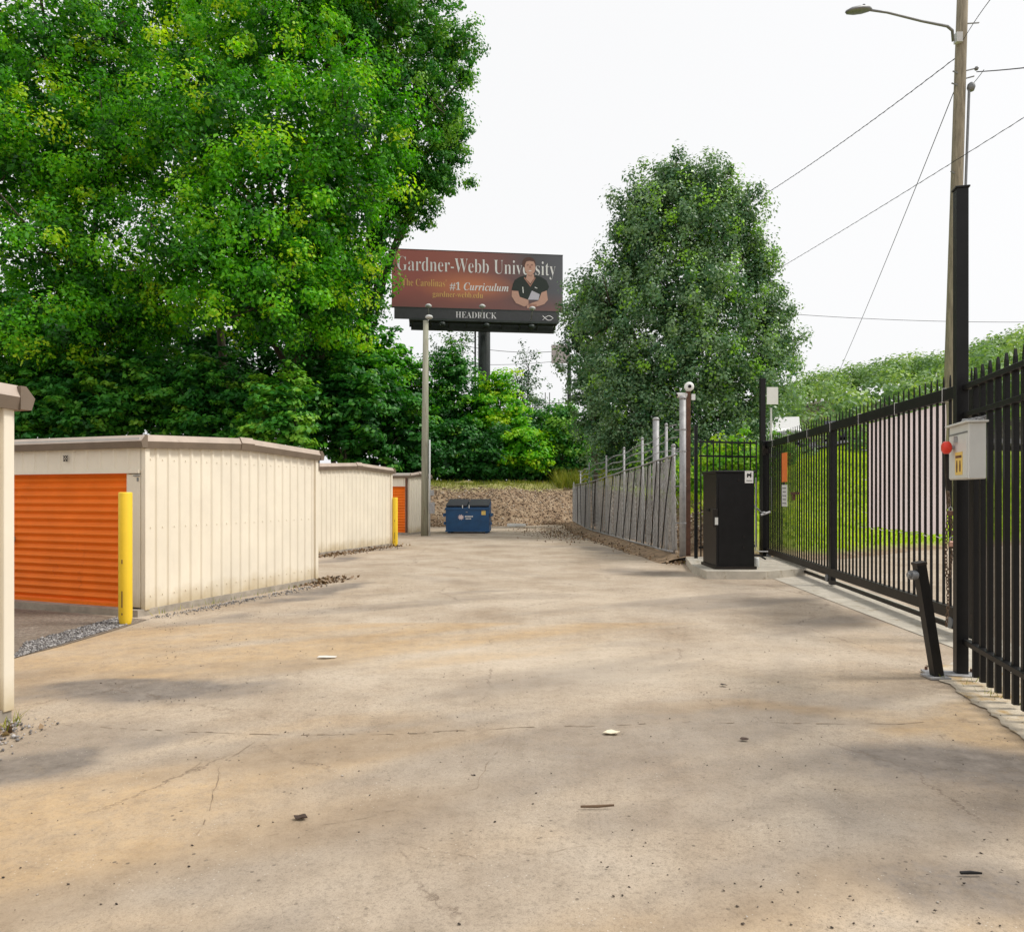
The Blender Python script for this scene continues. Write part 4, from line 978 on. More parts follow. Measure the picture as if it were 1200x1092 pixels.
for pyy, s_, ln in ((30, 1, .7), (85, 1, .55), (94, 1, .5), (88, -1, .3), (102, -1, .35), (205, -1, .25)):
    m = MB(); c_ = up(pyy); m.tube([c_+Vector((.15*s_, -.1, 0)), c_+Vector((s_*(.15+ln*.6), -.1, .03+.05*(pyy > 80)))], .025, 6)
    if ln > .5 and pyy > 80: m.lathe([(.05, -.06), (.08, 0), (.05, .06)], c_+Vector((s_*(.2+ln*.6), -.1, .08)), 8)
    m.build('insulator_pin', M['steelgrey'], t)
def cable(label, a, b, sag, r_=.014, name='overhead_wire', n=20, twist=False):
    a, b = Vector(a), Vector(b); t = thing(name, label, 'overhead wire', a, 0, 'overhead wires')
    pts_ = [a.lerp(b, k/n)-Vector((0, 0, 4*sag*(k/n)*(1-k/n))) for k in range(n+1)]
    m = MB(); m.tube(pts_, r_, 5); m.build('strand', M['wire'], t)
    if twist:
        m = MB(); pts2 = []
        for k in range(161):
            f_ = k/160; p_ = a.lerp(b, f_)-Vector((0, 0, 4*sag*f_*(1-f_))); an = k*1.3; pts2.append(p_+Vector((0, math.cos(an), math.sin(an)))*(r_*1.7))
        m.tube(pts2, r_*.6, 4); m.build('lashing', M['wire'], t)
    return t
L1 = up(66)
cable('twisted overhead cable rising from behind the round tree to the lamp pole', P(860, 250, 46), L1+Vector((-.1, 0, 0)), .25, .015, twist=True)
cable('overhead cable leaving the lamp pole towards the upper right corner', L1+Vector((.1, 0, .6)), P(1185, -30, 17), -.1, .010, twist=True)
cable('long overhead cable crossing behind the pole lower down, from round tree to right edge', P(880, 334, 44), P(1320, 62, 19), .1, .011, twist=True)
cable('thin wire dropping steeply from the pole to the far wooded hill', up(100)+Vector((-.12, 0, 0)), P(983, 436, 60), .2, .016)
cable('black service wire running from the pole insulator to the right edge', up(86)+Vector((.6, 0, .05)), P(1300, 66, 17), .05, .018)
cable('short slanting lead between the weatherhead and the service wire', up(104)+Vector((.4, -.1, .1)), P(1153, 82, 25.2), .02, .012)
cable('faint level wire low over the wooded hill', P(900, 366, 95), P(1300, 376, 90), .6, .03)
cable('slack wire below the billboard, left of the round tree', P(520, 400, 80), P(700, 405, 85), 1.0, .03)
cable('second thin wire below the billboard', P(520, 425, 80), P(700, 416, 85), 0.6, .025)

# ------------------------------------------------------------ billboard
bl = P(459, 359, 60); br = P(659.5, 365.3, 61.7); ang = math.atan2(br.y-bl.y, br.x-bl.x); BW = (Vector((br.x, br.y, 0))-Vector((bl.x, bl.y, 0))).length
BH = 67.2/F*60; bz = bl.z
t = thing('billboard', 'large university advertising billboard on a dark steel column above the trees', 'billboard', (bl.x, bl.y, 0), ang)
tt = NT('poster_print'); sx = tt.n('ShaderNodeSeparateXYZ'); tt.l(tt.tc.outputs['Object'], sx.inputs[0])
u_ = tt.math('DIVIDE', sx.outputs['X'], BW); v_ = tt.math('DIVIDE', sx.outputs['Z'], BH)
basec = tt.ramp(u_, [(0, (.42, .13, .115)), (.35, (.36, .12, .09)), (.62, (.24, .10, .09)), (.82, (.10, .095, .105)), (1, (.115, .12, .14))])
dx = tt.math('DIVIDE', tt.math('SUBTRACT', u_, .44), .36); dy = tt.math('DIVIDE', tt.math('SUBTRACT', v_, .38), .34)
rr = tt.math('SQRT', tt.math('ADD', tt.math('POWER', tt.math('ABSOLUTE', dx), 2.0), tt.math('POWER', tt.math('ABSOLUTE', dy), 2.0)))
glow = tt.ramp(tt.math('ADD', rr, tt.math('MULTIPLY', tt.noise(.35, 4), .25)), [(.25, .85), (1.15, 0)])
cc = tt.mix(glow, basec, (.72, .25, .11)); lo = tt.ramp(tt.math('ADD', v_, tt.math('MULTIPLY', tt.noise(.3, 3), .2)), [(.12, .75), (.42, 0)])
cc = tt.mix(lo, cc, (.23, .10, .09)); tt.l(cc, tt.b.inputs['Base Color']); tt.b.inputs['Roughness'].default_value = .5
m = MB(); m.box((BW/2, .02, BH/2), (BW, .04, BH)); fo = m.build('poster', tt.m, t, True); fo.location = (0, 0, bz)
m = MB()
m.box((BW/2, .10, bz+BH/2), (BW-.02, .12, BH-.02)); m.box((BW/2, .02, bz-.06), (BW+.06, .12, .09)); m.box((BW/2, .05, bz+BH+.03), (BW+.04, .12, .05)); m.build('panel_frame', M['billsteel'], t, True)
def U(px, py):                                   # photo pixel -> poster plane (x, z)
    f_ = (px-459)/200.5; f2_ = f_*60/(60+1.7*(1-f_)); return f2_*BW, BH-(py-(292+8.3*f_))/(67.2-1.8*f_)*BH
white_t = flat('print_white', (.85, .84, .84)); gold = flat('print_gold', (.80, .52, .18)); 
def bt(name, s, px0, px1, py_base, hpx, mat, italic=False, off=0):
    x0, z0 = U(px0, py_base+(px0-459)*.04); x1, _ = U(px1, py_base)
    return text(name, s, mat, fo, (x0, -.010, z0), x1-x0, offset=off, height=hpx/67.2*BH, italic=italic)
bt('headline', serif('Gardner-Webb University'), 465.5, 651, 321.5, 21.5, white_t, off=-.012)
bt('subline', serif("The Carolinas'"), 471, 523, 334.5, 8.8, gold, off=-.012)
bt('subline', serif('#1 Curriculum', True), 527, 596, 338.2, 10.4, white_t)
bt('web_address', serif('gardner-webb.edu'), 507, 566, 348.0, 8.5, gold, off=-.012)
def ell(cx_, cy_, rx, ry, n=18): return [(cx_+rx*math.cos(2*math.pi*k/n), cy_+ry*math.sin(2*math.pi*k/n)) for k in range(n)]
skin = flat('print_skin', (.62, .37, .29)); skin2 = flat('print_skin_dark', (.42, .22, .17)); shirt = flat('print_shirt', (.035, .045, .04)); hair = flat('print_hair', (.13, .07, .06)); book = flat('print_paper', (.60, .58, .66))
m = MB(); mats = [shirt, skin, hair, skin2, book, white_t]; lay = 0
def pp(mi, pts_, ly):
    m.cur = mi; vs = []
    for a, b in pts_: x, z = U(a, b); vs.append((x, -.012-.003*ly, z))
    m.add(vs, [tuple(range(len(vs)))])
def q4(x, y): return (590+x/13.65, 290+y/13.65)
pp(0, [q4(*k) for k in ((180,530),(260,480),(360,455),(500,450),(600,480),(690,540),(730,640),(700,700),(600,740),(590,860),(260,840),(240,700),(130,690),(150,600))], 0)
pp(2, ell(*q4(405, 260), 7.9, 7.2), 1)
pp(1, [q4(*k) for k in ((375,440),(490,440),(490,500),(430,590),(360,510))], 1)
pp(1, ell(*q4(425, 330), 6.3, 9.2, 22), 2)
pp(2, [q4(*k) for k in ((330,250),(350,205),(410,185),(480,200),(505,255),(480,235),(420,225),(360,235))], 3)
pp(3, ell(*q4(388, 300), 1.0, .45, 10), 4); pp(3, ell(*q4(455, 300), 1.0, .45, 10), 4)
pp(5, ell(*q4(425, 385), 1.9, .42, 12), 4); pp(2, ell(*q4(388, 284), 1.5, .3, 10), 4); pp(2, ell(*q4(455, 284), 1.5, .3, 10), 4); pp(3, ell(*q4(345, 330), .7, 1.4, 10), 1); pp(3, [q4(*k) for k in ((385,425),(470,425),(450,465),(400,465))], 1); pp(3, [q4(*k) for k in ((340,480),(430,610),(500,480),(515,500),(430,640),(325,500))], 2); pp(3, [q4(*k) for k in ((415,300),(435,300),(445,345),(410,345))], 3)
pp(1, [q4(*k) for k in ((135,700),(235,710),(260,800),(400,850),(400,930),(330,955),(200,900),(130,790))], 2)
pp(1, [q4(*k) for k in ((610,730),(690,700),(710,850),(650,920),(520,960),(380,985),(370,930),(560,860))], 2)
pp(4, [q4(*k) for k in ((455,700),(580,760),(560,850),(390,845))], 1)
pp(3, [q4(*k) for k in ((395,915),(530,920),(530,960),(420,975))], 3)
pp(5, [q4(*k) for k in ((300,640),(315,640),(325,740),(310,740))], 1); pp(5, [q4(*k) for k in ((500,640),(545,660),(540,670),(500,655))], 1)
m.build('portrait', mats, fo, True)
# apron, catwalk
x0, x1 = U(462, 360)[0], U(655, 366)[0]
m = MB(); m.box(((x0+x1)/2, .02, bz-.56), (x1-x0, .10, .90)); ap = m.build('apron', pmat('apron_grey', (.055, .057, .06), .5), t, True)
o = text('owner_name', serif('HEADRICK'), white_t, ap, (U(534, 370)[0], -.04, bz-.80), U(582, 370)[0]-U(534, 370)[0], height=.52, offset=-.01)
m = MB(); xc, zc_ = U(642, 360)[0], bz-.62
pt = []
for k in range(21): a = -2.6+5.2*k/20; pt.append((xc+.16+.42*math.cos(a)*1.0, -.04, zc_+.20*math.sin(a)))
pt = [(xc-.46, -.04, zc_-.18), *[(xc-.28+.74*k/12, -.04, zc_+.21*math.sin(math.pi*k/12)-.02) for k in range(13)]]
pt2 = [(xc-.46, -.04, zc_+.18), *[(xc-.28+.74*k/12, -.04, zc_-.21*math.sin(math.pi*k/12)+.02) for k in range(13)]]
m.tube(pt, .028, 4); m.tube(pt2, .028, 4); m.build('fish_emblem', white_t, ap, True)
m = MB(); zz = bz-1.25
m.box((BW*.53, -.55, zz), (BW*.86, 1.05, .08)); m.box((BW*.53, .35, zz+.0), (BW*.86, .25, .62)); m.box((BW*.53, -1.08, zz+.0), (BW*.86, .05, .16))
for k in range(9): m.bar((BW*.12+k*BW*.103, -1.05, zz-.05), (BW*.12+k*BW*.103, .5, zz-.45), .08, .10)
m.box((BW*.53, .3, zz-.42), (BW*.84, .3, .32)); m.build('catwalk', M['billsteel'], t, True)
m = MB(); m.tube([(BW*.54, 1.1, -.2+hz(-3, 61)), (BW*.54, 1.1, bz+1.0)], .52, 20); m.build('column', M['billsteel'], t, True, True)
m = MB(); m.tube([(BW*.485, .8, 8), (BW*.485, .8, bz-1)], .08, 8); m.build('ladder_pipe', M['billsteel'], t, True)
for px0, dz in ((502, 0), (563, .1), (620, 0.05)):
    x_l = U(px0, 360)[0]; m = MB(); m.tube([(x_l, -.9, zz+.1), (x_l, -1.7, zz+.5), (x_l, -1.9, zz+.72)], .04, 6); lmp = m.build('floodlight', M['galv'], t, True)
    m = MB(); m.lathe([(.12, -.12), (.26, -.02), (.26, .08), (.14, .18)], (x_l, -1.9, zz+.85+dz), 12); m.build('lamp_hood', M['pvc'], lmp, True, True)
for px0 in (518, 569, 621):
    x_l = U(px0, 360)[0]; m = MB(); m.lathe([(.08, 0), (.28, -.1), (.30, -.3), (.10, -.4)], (x_l, -.9, zz-.12), 12); m.build('under_lamp', M['billsteel'], t, True, True)

# second hoarding edge far right of billboard (mostly hidden)
q = P(657, 415, 75); t = thing('far_sign', 'faded pinkish sign panel half hidden behind the smaller round tree', 'sign', (q.x, q.y, hz(q.x, q.y)))
m = MB(); m.box(q, (1.9, .15, 1.9)); m.build('panel', pmat('pinkish_panel', (.60, .52, .52), .7), t)
m = MB(); m.tube([(q.x+.9, q.y+.2, hz(q.x, q.y)), (q.x+.9, q.y+.2, q.z)], .2, 10); m.build('support', M['billsteel'], t)
# pale railing far away between the bushes
t = thing('far_railing', 'distant pale metal railing glimpsed between the bushes left of the round tree', 'railing', P(610, 520, 66))
m = MB()
for py_ in (473, 478, 484): m.bar(P(612, py_, 66), P(678, py_-1, 66), .06, .07)
m.build('rail', M['galv'], t)
for px0 in (615, 627, 639, 644, 655, 668): m = MB(); m.bar(P(px0, 460 if px0 in (639, 644) else 470, 66), P(px0, 500, 66), .08, .08); m.build('post', M['galv'], t)

# ------------------------------------------------------------ vehicles on the road beyond
def vehicle(kind, label, cat, px0, Yv, paint, prof, L, Wd, rz, wr=.36, wins=()):
    x = (px0-600)/F*Yv; z = hz(x, Yv+1.2)+.06
    z = max(z, hz(x, Yv)+.06); t = thing(kind, label, cat, (x, Yv, z), rz)
    m = MB(); m.prism(prof, -Wd/2, Wd/2); m.build('body', paint, t, True)
    for wp in wins:
        m = MB(); m.prism(wp, -Wd/2-.012, Wd/2+.012); m.build('window', M['glass'], t, True)
    for wx_ in (L*.2, L*.8):
        for s_ in (-1, 1):
            m = MB(); m.tube([(wx_, s_*(Wd/2-.18), wr), (wx_, s_*(Wd/2+.01), wr)], wr, 18); w_ = m.build('wheel', M['darkhole'], t, True)
            m = MB(); m.tube([(wx_, s_*(Wd/2), wr), (wx_, s_*(Wd/2+.02), wr)], wr*.55, 12); m.build('rim', M['galv'], w_, True)
    for s_ in (-1, 1): m = MB(); m.box((.02, s_*Wd*.36, .75), (.05, .25, .16)); m.build('headlight', M['white'], t, True)
wp = flat('car_white', (.75, .75, .74), .25, .5)
vehicle('parked_van', 'white van parked on the road beyond the gate, seen over its far end', 'van', 921, 47, wp, [(0,.35),(5.2,.35),(5.2,2.1),(1.5,2.15),(.9,1.35),(.05,1.1)], 5.2, 1.9, R(74), .36, [[(1.0,1.4),(1.5,2.0),(2.1,2.0),(2.1,1.4)]])
vehicle('parked_car', 'dark car parked on the road beyond the middle of the gate', 'car', 985, 46, flat('car_dark', (.03, .035, .05), .25, .5), [(0,.3),(4.4,.3),(4.45,.95),(3.7,1.05),(3.1,1.5),(1.7,1.5),(1.1,.98),(.05,.85)], 4.4, 1.8, R(68), .33, [[(1.3,1.02),(1.75,1.42),(3.05,1.42),(3.5,1.02)]])

# ------------------------------------------------------------ small litter things
def litter(name, label, cat, px0, py0, pts_, mat, th=.004):
    p = G(px0, py0); t = MB(); n = len(pts_); rg_ = random.Random(px0)
    zs = [.012+rg_.uniform(0, .012) for _ in pts_]
    t.add([(p.x+a, p.y+b, z) for (a, b), z in zip(pts_, zs)]+[(p.x+a, p.y+b, z+th) for (a, b), z in zip(pts_, zs)],
          [tuple(range(n-1, -1, -1)), tuple(range(n, 2*n))]+[(i, (i+1) % n, (i+1) % n+n, i+n) for i in range(n)])
    return tag(t.build(name, mat), label, cat)
leafp = [(-.055,.0),(-.03,-.03),(.0,-.022),(.03,-.035),(.06,-.005),(.035,.02),(.01,.045),(-.025,.03)]
litter('fallen_leaf', 'pale curled leaf lying on the concrete just below the long joint', 'leaf', 716, 861, leafp, pmat('pale_leaf', (.72, .64, .48), .8))
litter('paper_scrap', 'flat white scrap of paper lying left of the middle of the lot', 'paper scrap', 383, 772, [(-.09,-.02),(0,-.03),(.08,.0),(.09,.03),(-.02,.04),(-.08,.02)], pmat('paper', (.62, .60, .55), .8))
litter('fallen_leaf', 'dark brown leaf on the lot left of centre in the foreground', 'leaf', 352, 961, [(a*.6, b*.6) for a, b in leafp], pmat('brown_leaf', (.05, .03, .02), .8))
litter('fallen_leaf', 'dark leaf in the middle of the lot between joint and gate stop', 'leaf', 848, 805, [(a*.5, b*.6) for a, b in leafp], pmat('brown_leaf', (.04, .03, .025), .8))
litter('fallen_leaf', 'small brown leaf right of centre below the joint', 'leaf', 872, 869, [(a*.5, b*.5) for a, b in leafp], pmat('brown_leaf', (.06, .035, .025), .8))
litter('twig', 'thin brown twig lying in the right middle foreground', 'twig', 700, 949, [(-.085,-.004),(0,-.006),(.085,-.001),(.085,.003),(0,0),(-.085,.002)], pmat('twig', (.13, .08, .045), .9), .008)
litter('twig', 'short black twig near the bottom right corner', 'twig', 1138, 1028, [(-.045,-.004),(0,-.006),(.045,-.003),(.045,.004),(0,.004),(-.045,.005)], M['darkhole'], .008)
litter('paper_scrap', 'white rubbish lying at the foot of the bank right of the dumpster', 'paper scrap', 604, 617, [(-.4,-.1),(0,-.2),(.5,-.05),(.4,.2),(-.1,.25),(-.4,.1)], M['white'], .12)

# ------------------------------------------------------------ trees
def tree(name, label, cat, base, blobs, leaf, per, crad, seed, mat, tint=(.45, .16), group=None, trunk_r=.25, density=1.0, fill=.35, limbs=True, yel=.05, trunk=True, flatc=.8, upb=.35, shell=(.62, 1.08), core=1.0):
    """blobs: (cx,cy,cz,rx,ry,rz) world; clusters are spread over each blob's shell and inside it"""
    g = np.random.default_rng(seed); bx_, by_ = base; bz_ = hz(bx_, by_)
    t = thing(name, label, cat, (bx_, by_, bz_), 0, group)
    Cs = []; Ns = []; Ts = []; tips = []
    for bi, (cx, cy, cz, rx, ry, rz) in enumerate(blobs):
        area = 4*math.pi*((rx*ry)**1.6+(rx*rz)**1.6+(ry*rz)**1.6)**(1/1.6)/3**(1/1.6)
        nc = max(6, int(area/(crad*crad)*.62*density))
        dv_ = g.normal(size=(nc, 3)); dv_ /= np.linalg.norm(dv_, axis=1)[:, None]
        lump = 1+.22*np.sin(dv_[:, 0]*6+bi*2+seed)*np.cos(dv_[:, 2]*7+bi)+.14*np.sin(dv_[:, 1]*9+seed)
        rad = g.uniform(*shell, nc)*lump
        ins_ = g.random(nc) < fill; rad = np.where(ins_, g.uniform(.25, .75, nc), rad)
        cc = np.array([cx, cy, cz])+dv_*rad[:, None]*np.array([rx, ry, rz])
        keepm = ~((dv_[:, 1] > .35) & (g.random(nc) < .45))
        cc, dv_ = cc[keepm], dv_[keepm]; gz_ = hgt(cc[:, 0], cc[:, 1])+.25; cc[:, 2] = np.maximum(cc[:, 2], gz_)
        tips += [cc[i] for i in g.choice(len(cc), min(len(cc), 10), replace=False)]
        ctint = g.normal(tint[0], tint[1], len(cc)); ctint = np.where(g.random(len(cc)) < yel, ctint+.24, ctint)
        m_ = per; sizes = crad*g.uniform(.55, 1.25, len(cc))
        off = g.normal(size=(len(cc), m_, 3)); off /= np.linalg.norm(off, axis=2)[..., None]; off *= (g.random((len(cc), m_, 1))**.5)
        off[..., 2] *= flatc
        pts_ = cc[:, None, :]+off*sizes[:, None, None]
        Cs.append(pts_.reshape(-1, 3)); Ns.append((off*1.0+dv_[:, None, :]*.35).reshape(-1, 3))
        Ts.append((ctint[:, None]+g.normal(0, .10, (len(cc), m_))+.12*off[..., 2]*0).reshape(-1))
    C = np.concatenate(Cs); N = np.concatenate(Ns); T = np.clip(np.concatenate(Ts), 0, 1); S = np.ones(len(C))
    if core > 0:
        for (cx, cy, cz, rx, ry, rz) in blobs:             # inner foliage, larger overlapping sprays; darker tint paints in the crown's inner shade
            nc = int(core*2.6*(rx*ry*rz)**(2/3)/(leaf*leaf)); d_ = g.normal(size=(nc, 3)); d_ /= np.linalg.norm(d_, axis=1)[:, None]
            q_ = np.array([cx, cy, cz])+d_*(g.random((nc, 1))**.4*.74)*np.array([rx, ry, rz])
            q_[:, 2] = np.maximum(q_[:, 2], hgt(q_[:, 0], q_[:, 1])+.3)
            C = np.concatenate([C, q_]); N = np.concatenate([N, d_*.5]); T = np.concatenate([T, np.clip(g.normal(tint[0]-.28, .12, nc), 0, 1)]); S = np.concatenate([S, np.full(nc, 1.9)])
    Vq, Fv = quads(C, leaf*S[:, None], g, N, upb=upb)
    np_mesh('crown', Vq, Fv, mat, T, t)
    if trunk:
        rgt = random.Random(seed); topb = max(blobs, key=lambda b: b[2]); ctr = Vector((topb[0], topb[1], topb[2]))
        b0_ = Vector((bx_, by_, bz_-.2)); m = MB(); n_ = 7; spine = []
        for k in range(n_+1):
            f_ = k/n_; p_ = b0_.lerp(ctr, f_)+Vector((rgt.uniform(-1, 1), rgt.uniform(-1, 1), 0))*trunk_r*.8*(0 < k < n_); spine.append(p_)
        m.tube(spine, [trunk_r*(1.25 if k == 0 else 1-.8*k/n_) for k in range(n_+1)], 10)
        if limbs:
            for b in blobs:
                e = Vector(b[:3]); f_ = max(.25, min(.8, (e.z-b0_.z)/(ctr.z-b0_.z+.01)-.25)); s_ = spine[int(f_*n_)]
                mid = s_.lerp(e, .5)+Vector((rgt.uniform(-.3, .3), rgt.uniform(-.3, .3), .1*(e-s_).length))
                if (e-s_).length > .5: m.tube([s_, mid, e], [trunk_r*.45, trunk_r*.32, trunk_r*.16], 7)
            for tp_ in tips:
                e = Vector(tp_); b = min(blobs, key=lambda q_: (Vector(q_[:3])-e).length); s_ = Vector(b[:3]); m.tube([s_, s_.lerp(e, .5)+Vector((0, 0, -.08*(e-s_).length)), e], [trunk_r*.18, trunk_r*.11, trunk_r*.04], 5)
        m.build('trunk', M['bark'], t, smooth=True)
    return t
def B(px, py, Y, rpx, rpy=None, dr=None):
    rx = rpx/F*Y; rz = (rpy or rpx)/F*Y; return ((px-600)/F*Y, Y, H+(HY-py)/F*Y, rx, dr or rx*.9, rz)
GB = 'tall leafy trees rising behind the storage buildings'
tree('broadleaf_tree', 'huge bright green tree in the middle of the left tree mass', 'tree', (-11.5, 41),
     [B(330,60,41,120,90), B(250,170,38,110,90), B(400,170,38,105,95), B(330,260,36,120,80), B(230,300,36,85,70), B(388,290,38,62,80), B(315,350,35,95,60), B(400,-40,42,100,80), B(385,370,38,52,50)],
     .21, 112, .95, 21, M['leaf'], (.52, .2), GB, .45, 1.0, .3, yel=.08)
tree('broadleaf_tree', 'tall yellowish green tree at the far left edge of the tree mass', 'tree', (-23, 42),
     [B(60,60,42,130,100), B(20,190,39,110,90), B(130,190,40,95,95), B(80,300,38,110,80), B(-60,120,42,110,120), B(60,390,37,120,60), B(160,360,38,70,60)],
     .21, 104, .98, 22, M['leaf'], (.46, .21), GB, .45, 1.0, .3, yel=.22)
tree('broadleaf_tree', 'tall tree with ragged right edge leaning out above the billboard', 'tree', (-10.3, 44),
     [B(440,30,44,88,75), B(478,115,43,62,60), B(502,200,43,42,44), B(448,220,43,52,50), B(522,55,44,36,30), B(530,140,43,26,40), B(480,245,43,34,24), B(545,85,43.5,14,14), B(530,180,43,18,18), B(470,-40,44,60,60), B(392,330,43,28,44), B(418,308,43,14,34), B(440,330,43,16,46), B(446,280,43,16,24)],
     .19, 70, .60, 23, M['leafd'], (.62, .2), GB, .34, 1.05, .22, yel=.1, shell=(.6, 1.2))
tree('broadleaf_tree', 'airy tree with sky gaps between the two big green trees, at the top', 'tree', (-17.5, 46),
     [B(190,20,46,95,70), B(170,120,45,90,60), B(250,80,46,70,60), B(220,-60,46,120,70)], .22, 56, .75, 24, M['leaf'], (.45, .2), GB, .3, .85, .2, core=.35, yel=.15, shell=(.6, 1.15))
for i, (px0, py0, Yv, r1, r2, mt, tn, lab) in enumerate([
    (10, 455, 33, 60, 45, 'leafd', .6, 'dark leafy bush behind the nearest storage building roof'),
    (90, 450, 33, 62, 48, 'leafd', .55, 'dark layered bush above the nearer orange door'),
    (170, 440, 34, 60, 50, 'leafd', .6, 'dark bush above the near corner of the large storage building'),
    (250, 455, 33, 55, 50, 'leafd', .5, 'bushy dark shrub above the middle of the large storage building roof'),
    (325, 470, 30, 42, 38, 'leafd', .8, 'lighter rounded shrub above the far end of the large storage building roof'),
    (395, 455, 35, 58, 60, 'leafd', .5, 'deep green shrub above the plain end wall'),
    (450, 480, 37, 50, 55, 'leafd', .45, 'dark green shrub just left of the pale wooden pole'),
    (410, 400, 39, 60, 45, 'leaf', .55, 'brighter green shrub below the right part of the tall tree mass')]):
    tree('understory_bush', lab, 'bush', ((px0-600)/F*Yv, max(Yv+1, 37.5+max(0, (-4-(px0-600)/F*Yv))*.2)),
         [B(px0, py0, Yv+4, r1, r2), B(px0-r1*.5, py0+25, Yv+3.5, r1*.7, r2*.7), B(px0+r1*.5, py0+25, Yv+3.2, r1*.7, r2*.7), B(px0, py0+50, Yv+3.5, r1, r2*.8)],
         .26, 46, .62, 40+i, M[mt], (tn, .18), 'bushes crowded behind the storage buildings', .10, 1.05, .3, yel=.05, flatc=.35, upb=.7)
for i, (px0, py0, Yv, r1, r2, mt, tn, base_, lab, dens) in enumerate([
    (478, 455, 45, 38, 38, 'leaf', .45, 0, 'green tree directly behind the pale wooden pole', 1.1),
    (530, 460, 46, 42, 52, 'leafd', .5, 0, 'dark green tree in front of the billboard column', 1.1),
    (585, 478, 45, 36, 42, 'leaf', .75, 0, 'bright green feathery tree right of the billboard column', 1.1),
    (545, 520, 43, 46, 28, 'leafd', .4, 0, 'low dark bush on the bank behind the dumpster', 1.2),
    (615, 525, 43, 34, 24, 'leaf', .7, 0, 'low bright bush on the bank right of the dumpster', 1.0),
    (660, 505, 44, 30, 30, 'leafd', .8, 0, 'bright bush at the left foot of the round tree', 1.0),
    (500, 530, 42, 36, 26, 'leafd', .35, 0, 'shady bush on the bank immediately right of the pale pole', 1.2)]):
    tree('bank_tree', lab, 'tree', ((px0-600)/F*Yv, Yv+.3), [B(px0, py0, Yv, r1, r2), B(px0-r1*.5, py0+r2*.5, Yv-.5, r1*.6, r2*.6), B(px0+r1*.5, py0+r2*.5, Yv-.4, r1*.6, r2*.6), B(px0, py0-r2*.6, Yv, r1*.5, r2*.5)],
         .21, 46, .60, 60+i, M[mt], (tn, .17), 'trees and bushes on top of the stony bank', .10, dens, .3, flatc=.5, upb=.6)
for i, (px0, py0, Yv, r1, r2, lab) in enumerate([(620, 432, 62, 16, 26, 'thin wispy grey green tree against the sky left of the round tree'), (530, 405, 64, 26, 20, 'wispy tree crown just under the left half of the billboard'), (606, 448, 60, 18, 16, 'low wispy bush top seen against the sky')]):
    tree('wispy_tree', lab, 'tree', ((px0-600)/F*Yv, Yv+.3), [B(px0, py0, Yv, r1, r2), B(px0-r1*.4, py0+r2, Yv, r1*.9, r2*.8), B(px0+6, py0+r2*1.4, Yv, r1, r2)], .20, 20, .6, 80+i, M['pear'], (.4, .2), 'wispy trees far behind the bank', .12, .8, .2, core=0)
for i, px0 in enumerate(range(-60, 440, 75)):
    Yv = 50+1.5*(i % 2); tree('thicket_tree', 'dense shaded tree in the row behind the storage buildings, number %s from the left edge' % ['one','two','three','four','five','six','seven'][i], 'tree', ((px0-600)/F*Yv, Yv),
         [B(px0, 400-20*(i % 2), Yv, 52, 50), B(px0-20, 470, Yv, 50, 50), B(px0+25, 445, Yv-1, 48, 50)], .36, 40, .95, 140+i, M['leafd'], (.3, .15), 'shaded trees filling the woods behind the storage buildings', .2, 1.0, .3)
for i, (px0, lab) in enumerate([(515, 'low dark thicket just right of the pale pole'), (560, 'low dark thicket above the dumpster'), (605, 'low thicket right of the dumpster on the bank'), (650, 'low thicket left of the round tree foot'), (700, 'low thicket under the left side of the round tree')]):
    Yv = 46+.5*i; tree('bank_bush', lab, 'bush', ((px0-600)/F*Yv, Yv), [B(px0, 530, Yv, 36, 30), B(px0-18, 550, Yv-3, 30, 16), B(px0+20, 550, Yv-3, 30, 16), B(px0, 505, Yv+4, 36, 30)], .24, 70, .6, 160+i, M['leafd'], (.45, .22), 'thickets along the top of the stony bank', .08, 1.1, .4, flatc=.6)
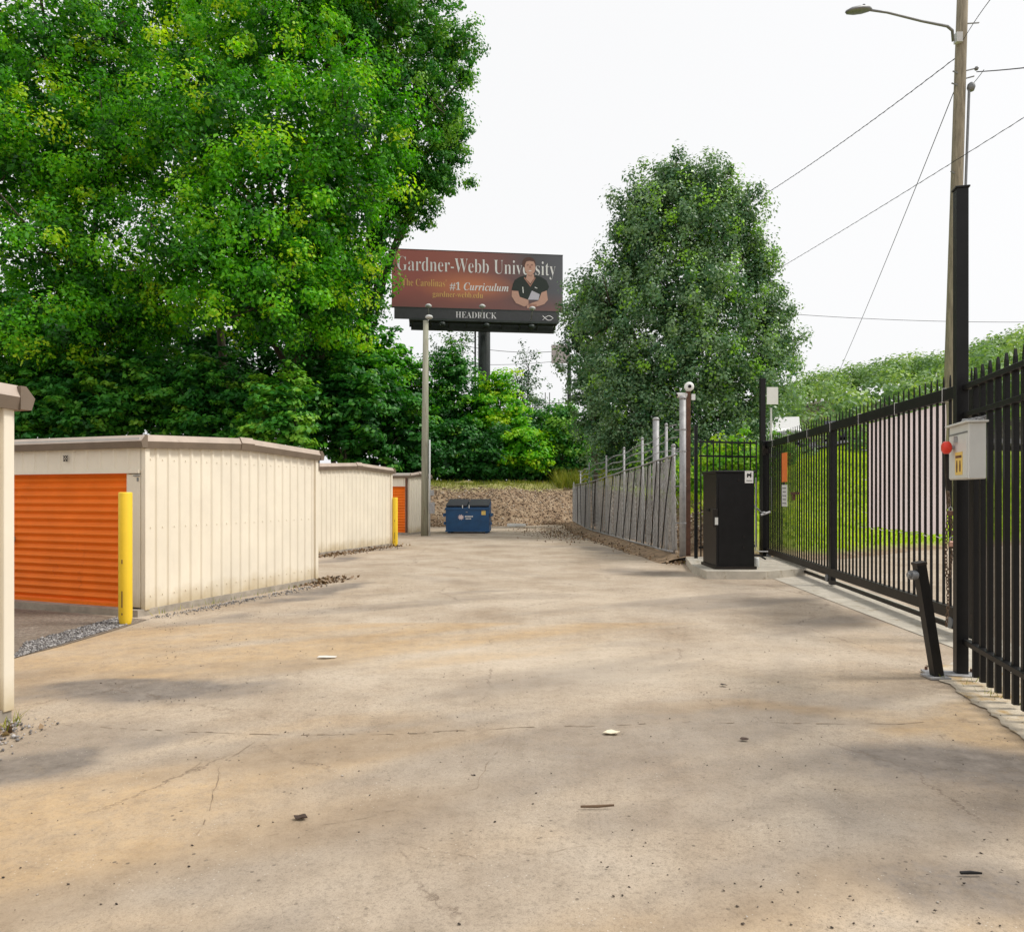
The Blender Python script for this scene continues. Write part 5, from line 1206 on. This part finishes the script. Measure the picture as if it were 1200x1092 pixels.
# round pear tree behind the fence and its smaller neighbour
tree('pear_tree', 'large round dark green tree rising behind the chain link fence and black cabinet', 'tree', (6.5, 28.5),
     [B(785,216,28,30,28), B(832,214,28,28,26), B(748,248,28,34,44), B(864,246,28,32,44), B(808,238,28,50,40), B(805,280,28,82,62), B(738,308,28,34,48), B(885,318,28,28,46), B(800,355,27.5,100,62), B(718,362,27.5,42,62), B(893,378,28,34,46), B(914,402,28,27,20), B(890,430,28,34,34), B(805,430,27,102,55), B(730,450,27,50,56), B(855,480,27.5,56,45), B(770,505,27,60,40), B(850,525,26,50,30), B(720,520,28,34,34), B(800,525,26,50,26)],
     .12, 82, .46, 101, M['pear'], (.68, .18), None, .26, 1.2, .22, yel=.035, flatc=1.1, shell=(.6, 1.13))
tree('pear_tree', 'smaller rounded tree tucked against the left side of the large round tree', 'tree', (4.0, 34),
     [B(692,365,34,30,46), B(680,405,34,30,50), B(698,450,34,34,46), B(700,500,34,30,40)], .13, 66, .48, 102, M['pear'], (.62, .16), None, .16, 1.1, .25, yel=.02)
for i, (px0, py0, Yv, r1, r2, lab) in enumerate([(858, 540, 20.0, 48, 30, 'bright lime green bush behind the black cabinet'), (800, 560, 24, 30, 18, 'low green bush under the round tree behind the brown post'), (735, 548, 30, 34, 14, 'low shaded bush behind the chain link fence'), (918, 530, 24, 16, 22, 'green bush right behind the far end of the gate')]):
    tree('low_bush', lab, 'bush', ((px0-600)/F*Yv, Yv), [B(px0, py0, Yv, r1, r2), B(px0+r1*.5, py0+6, Yv-.4, r1*.5, r2*.8)], .11, 46, .3, 120+i, M['lime' if i != 2 else 'leafd'], (.72, .2), None, .04, 1.1, .35)
# far wooded hillside
g = np.random.default_rng(9); Cs = []; Ns = []; Ts = []
prof_x = [895, 930, 970, 1010, 1060, 1110, 1150, 1200, 1260, 1400]; prof_y = [462, 446, 437, 430, 420, 414, 402, 384, 372, 360]
for k in range(310):
    px0 = g.uniform(880, 1400) if k > 40 else 890+k*8; Yv = g.uniform(62, 100) if k > 40 else g.uniform(85, 100)
    top_ = np.interp(px0, prof_x, prof_y); py0 = top_+11 if k <= 40 else top_+g.uniform(16, 100)
    rpx = g.uniform(11, 22); cx, cy, cz, rx, ry, rz = B(px0, py0, Yv-(py0-top_)*.3, rpx, rpx*.8)
    m_ = int(rx*rx*85); dv_ = g.normal(size=(m_, 3)); dv_ /= np.linalg.norm(dv_, axis=1)[:, None]; lump = 1+.25*np.sin(dv_[:, 0]*6+k)*np.cos(dv_[:, 2]*7+k*2)
    C = np.array([cx, cy, cz])+dv_*(g.uniform(.6, 1.1, m_)*lump)[:, None]*np.array([rx, ry, rz]); Cs.append(C); Ns.append(dv_); Ts.append(np.clip(g.normal(g.uniform(.2, .8), .15, m_), 0, 1))
C = np.concatenate(Cs); Vq, Fv = quads(C, .42, g, np.concatenate(Ns))
tag(np_mesh('distant_woods', Vq, Fv, M['far'], np.concatenate(Ts)), 'hazy green wooded hillside beyond the road', kind='stuff')
print('objects', len(bpy.data.objects))
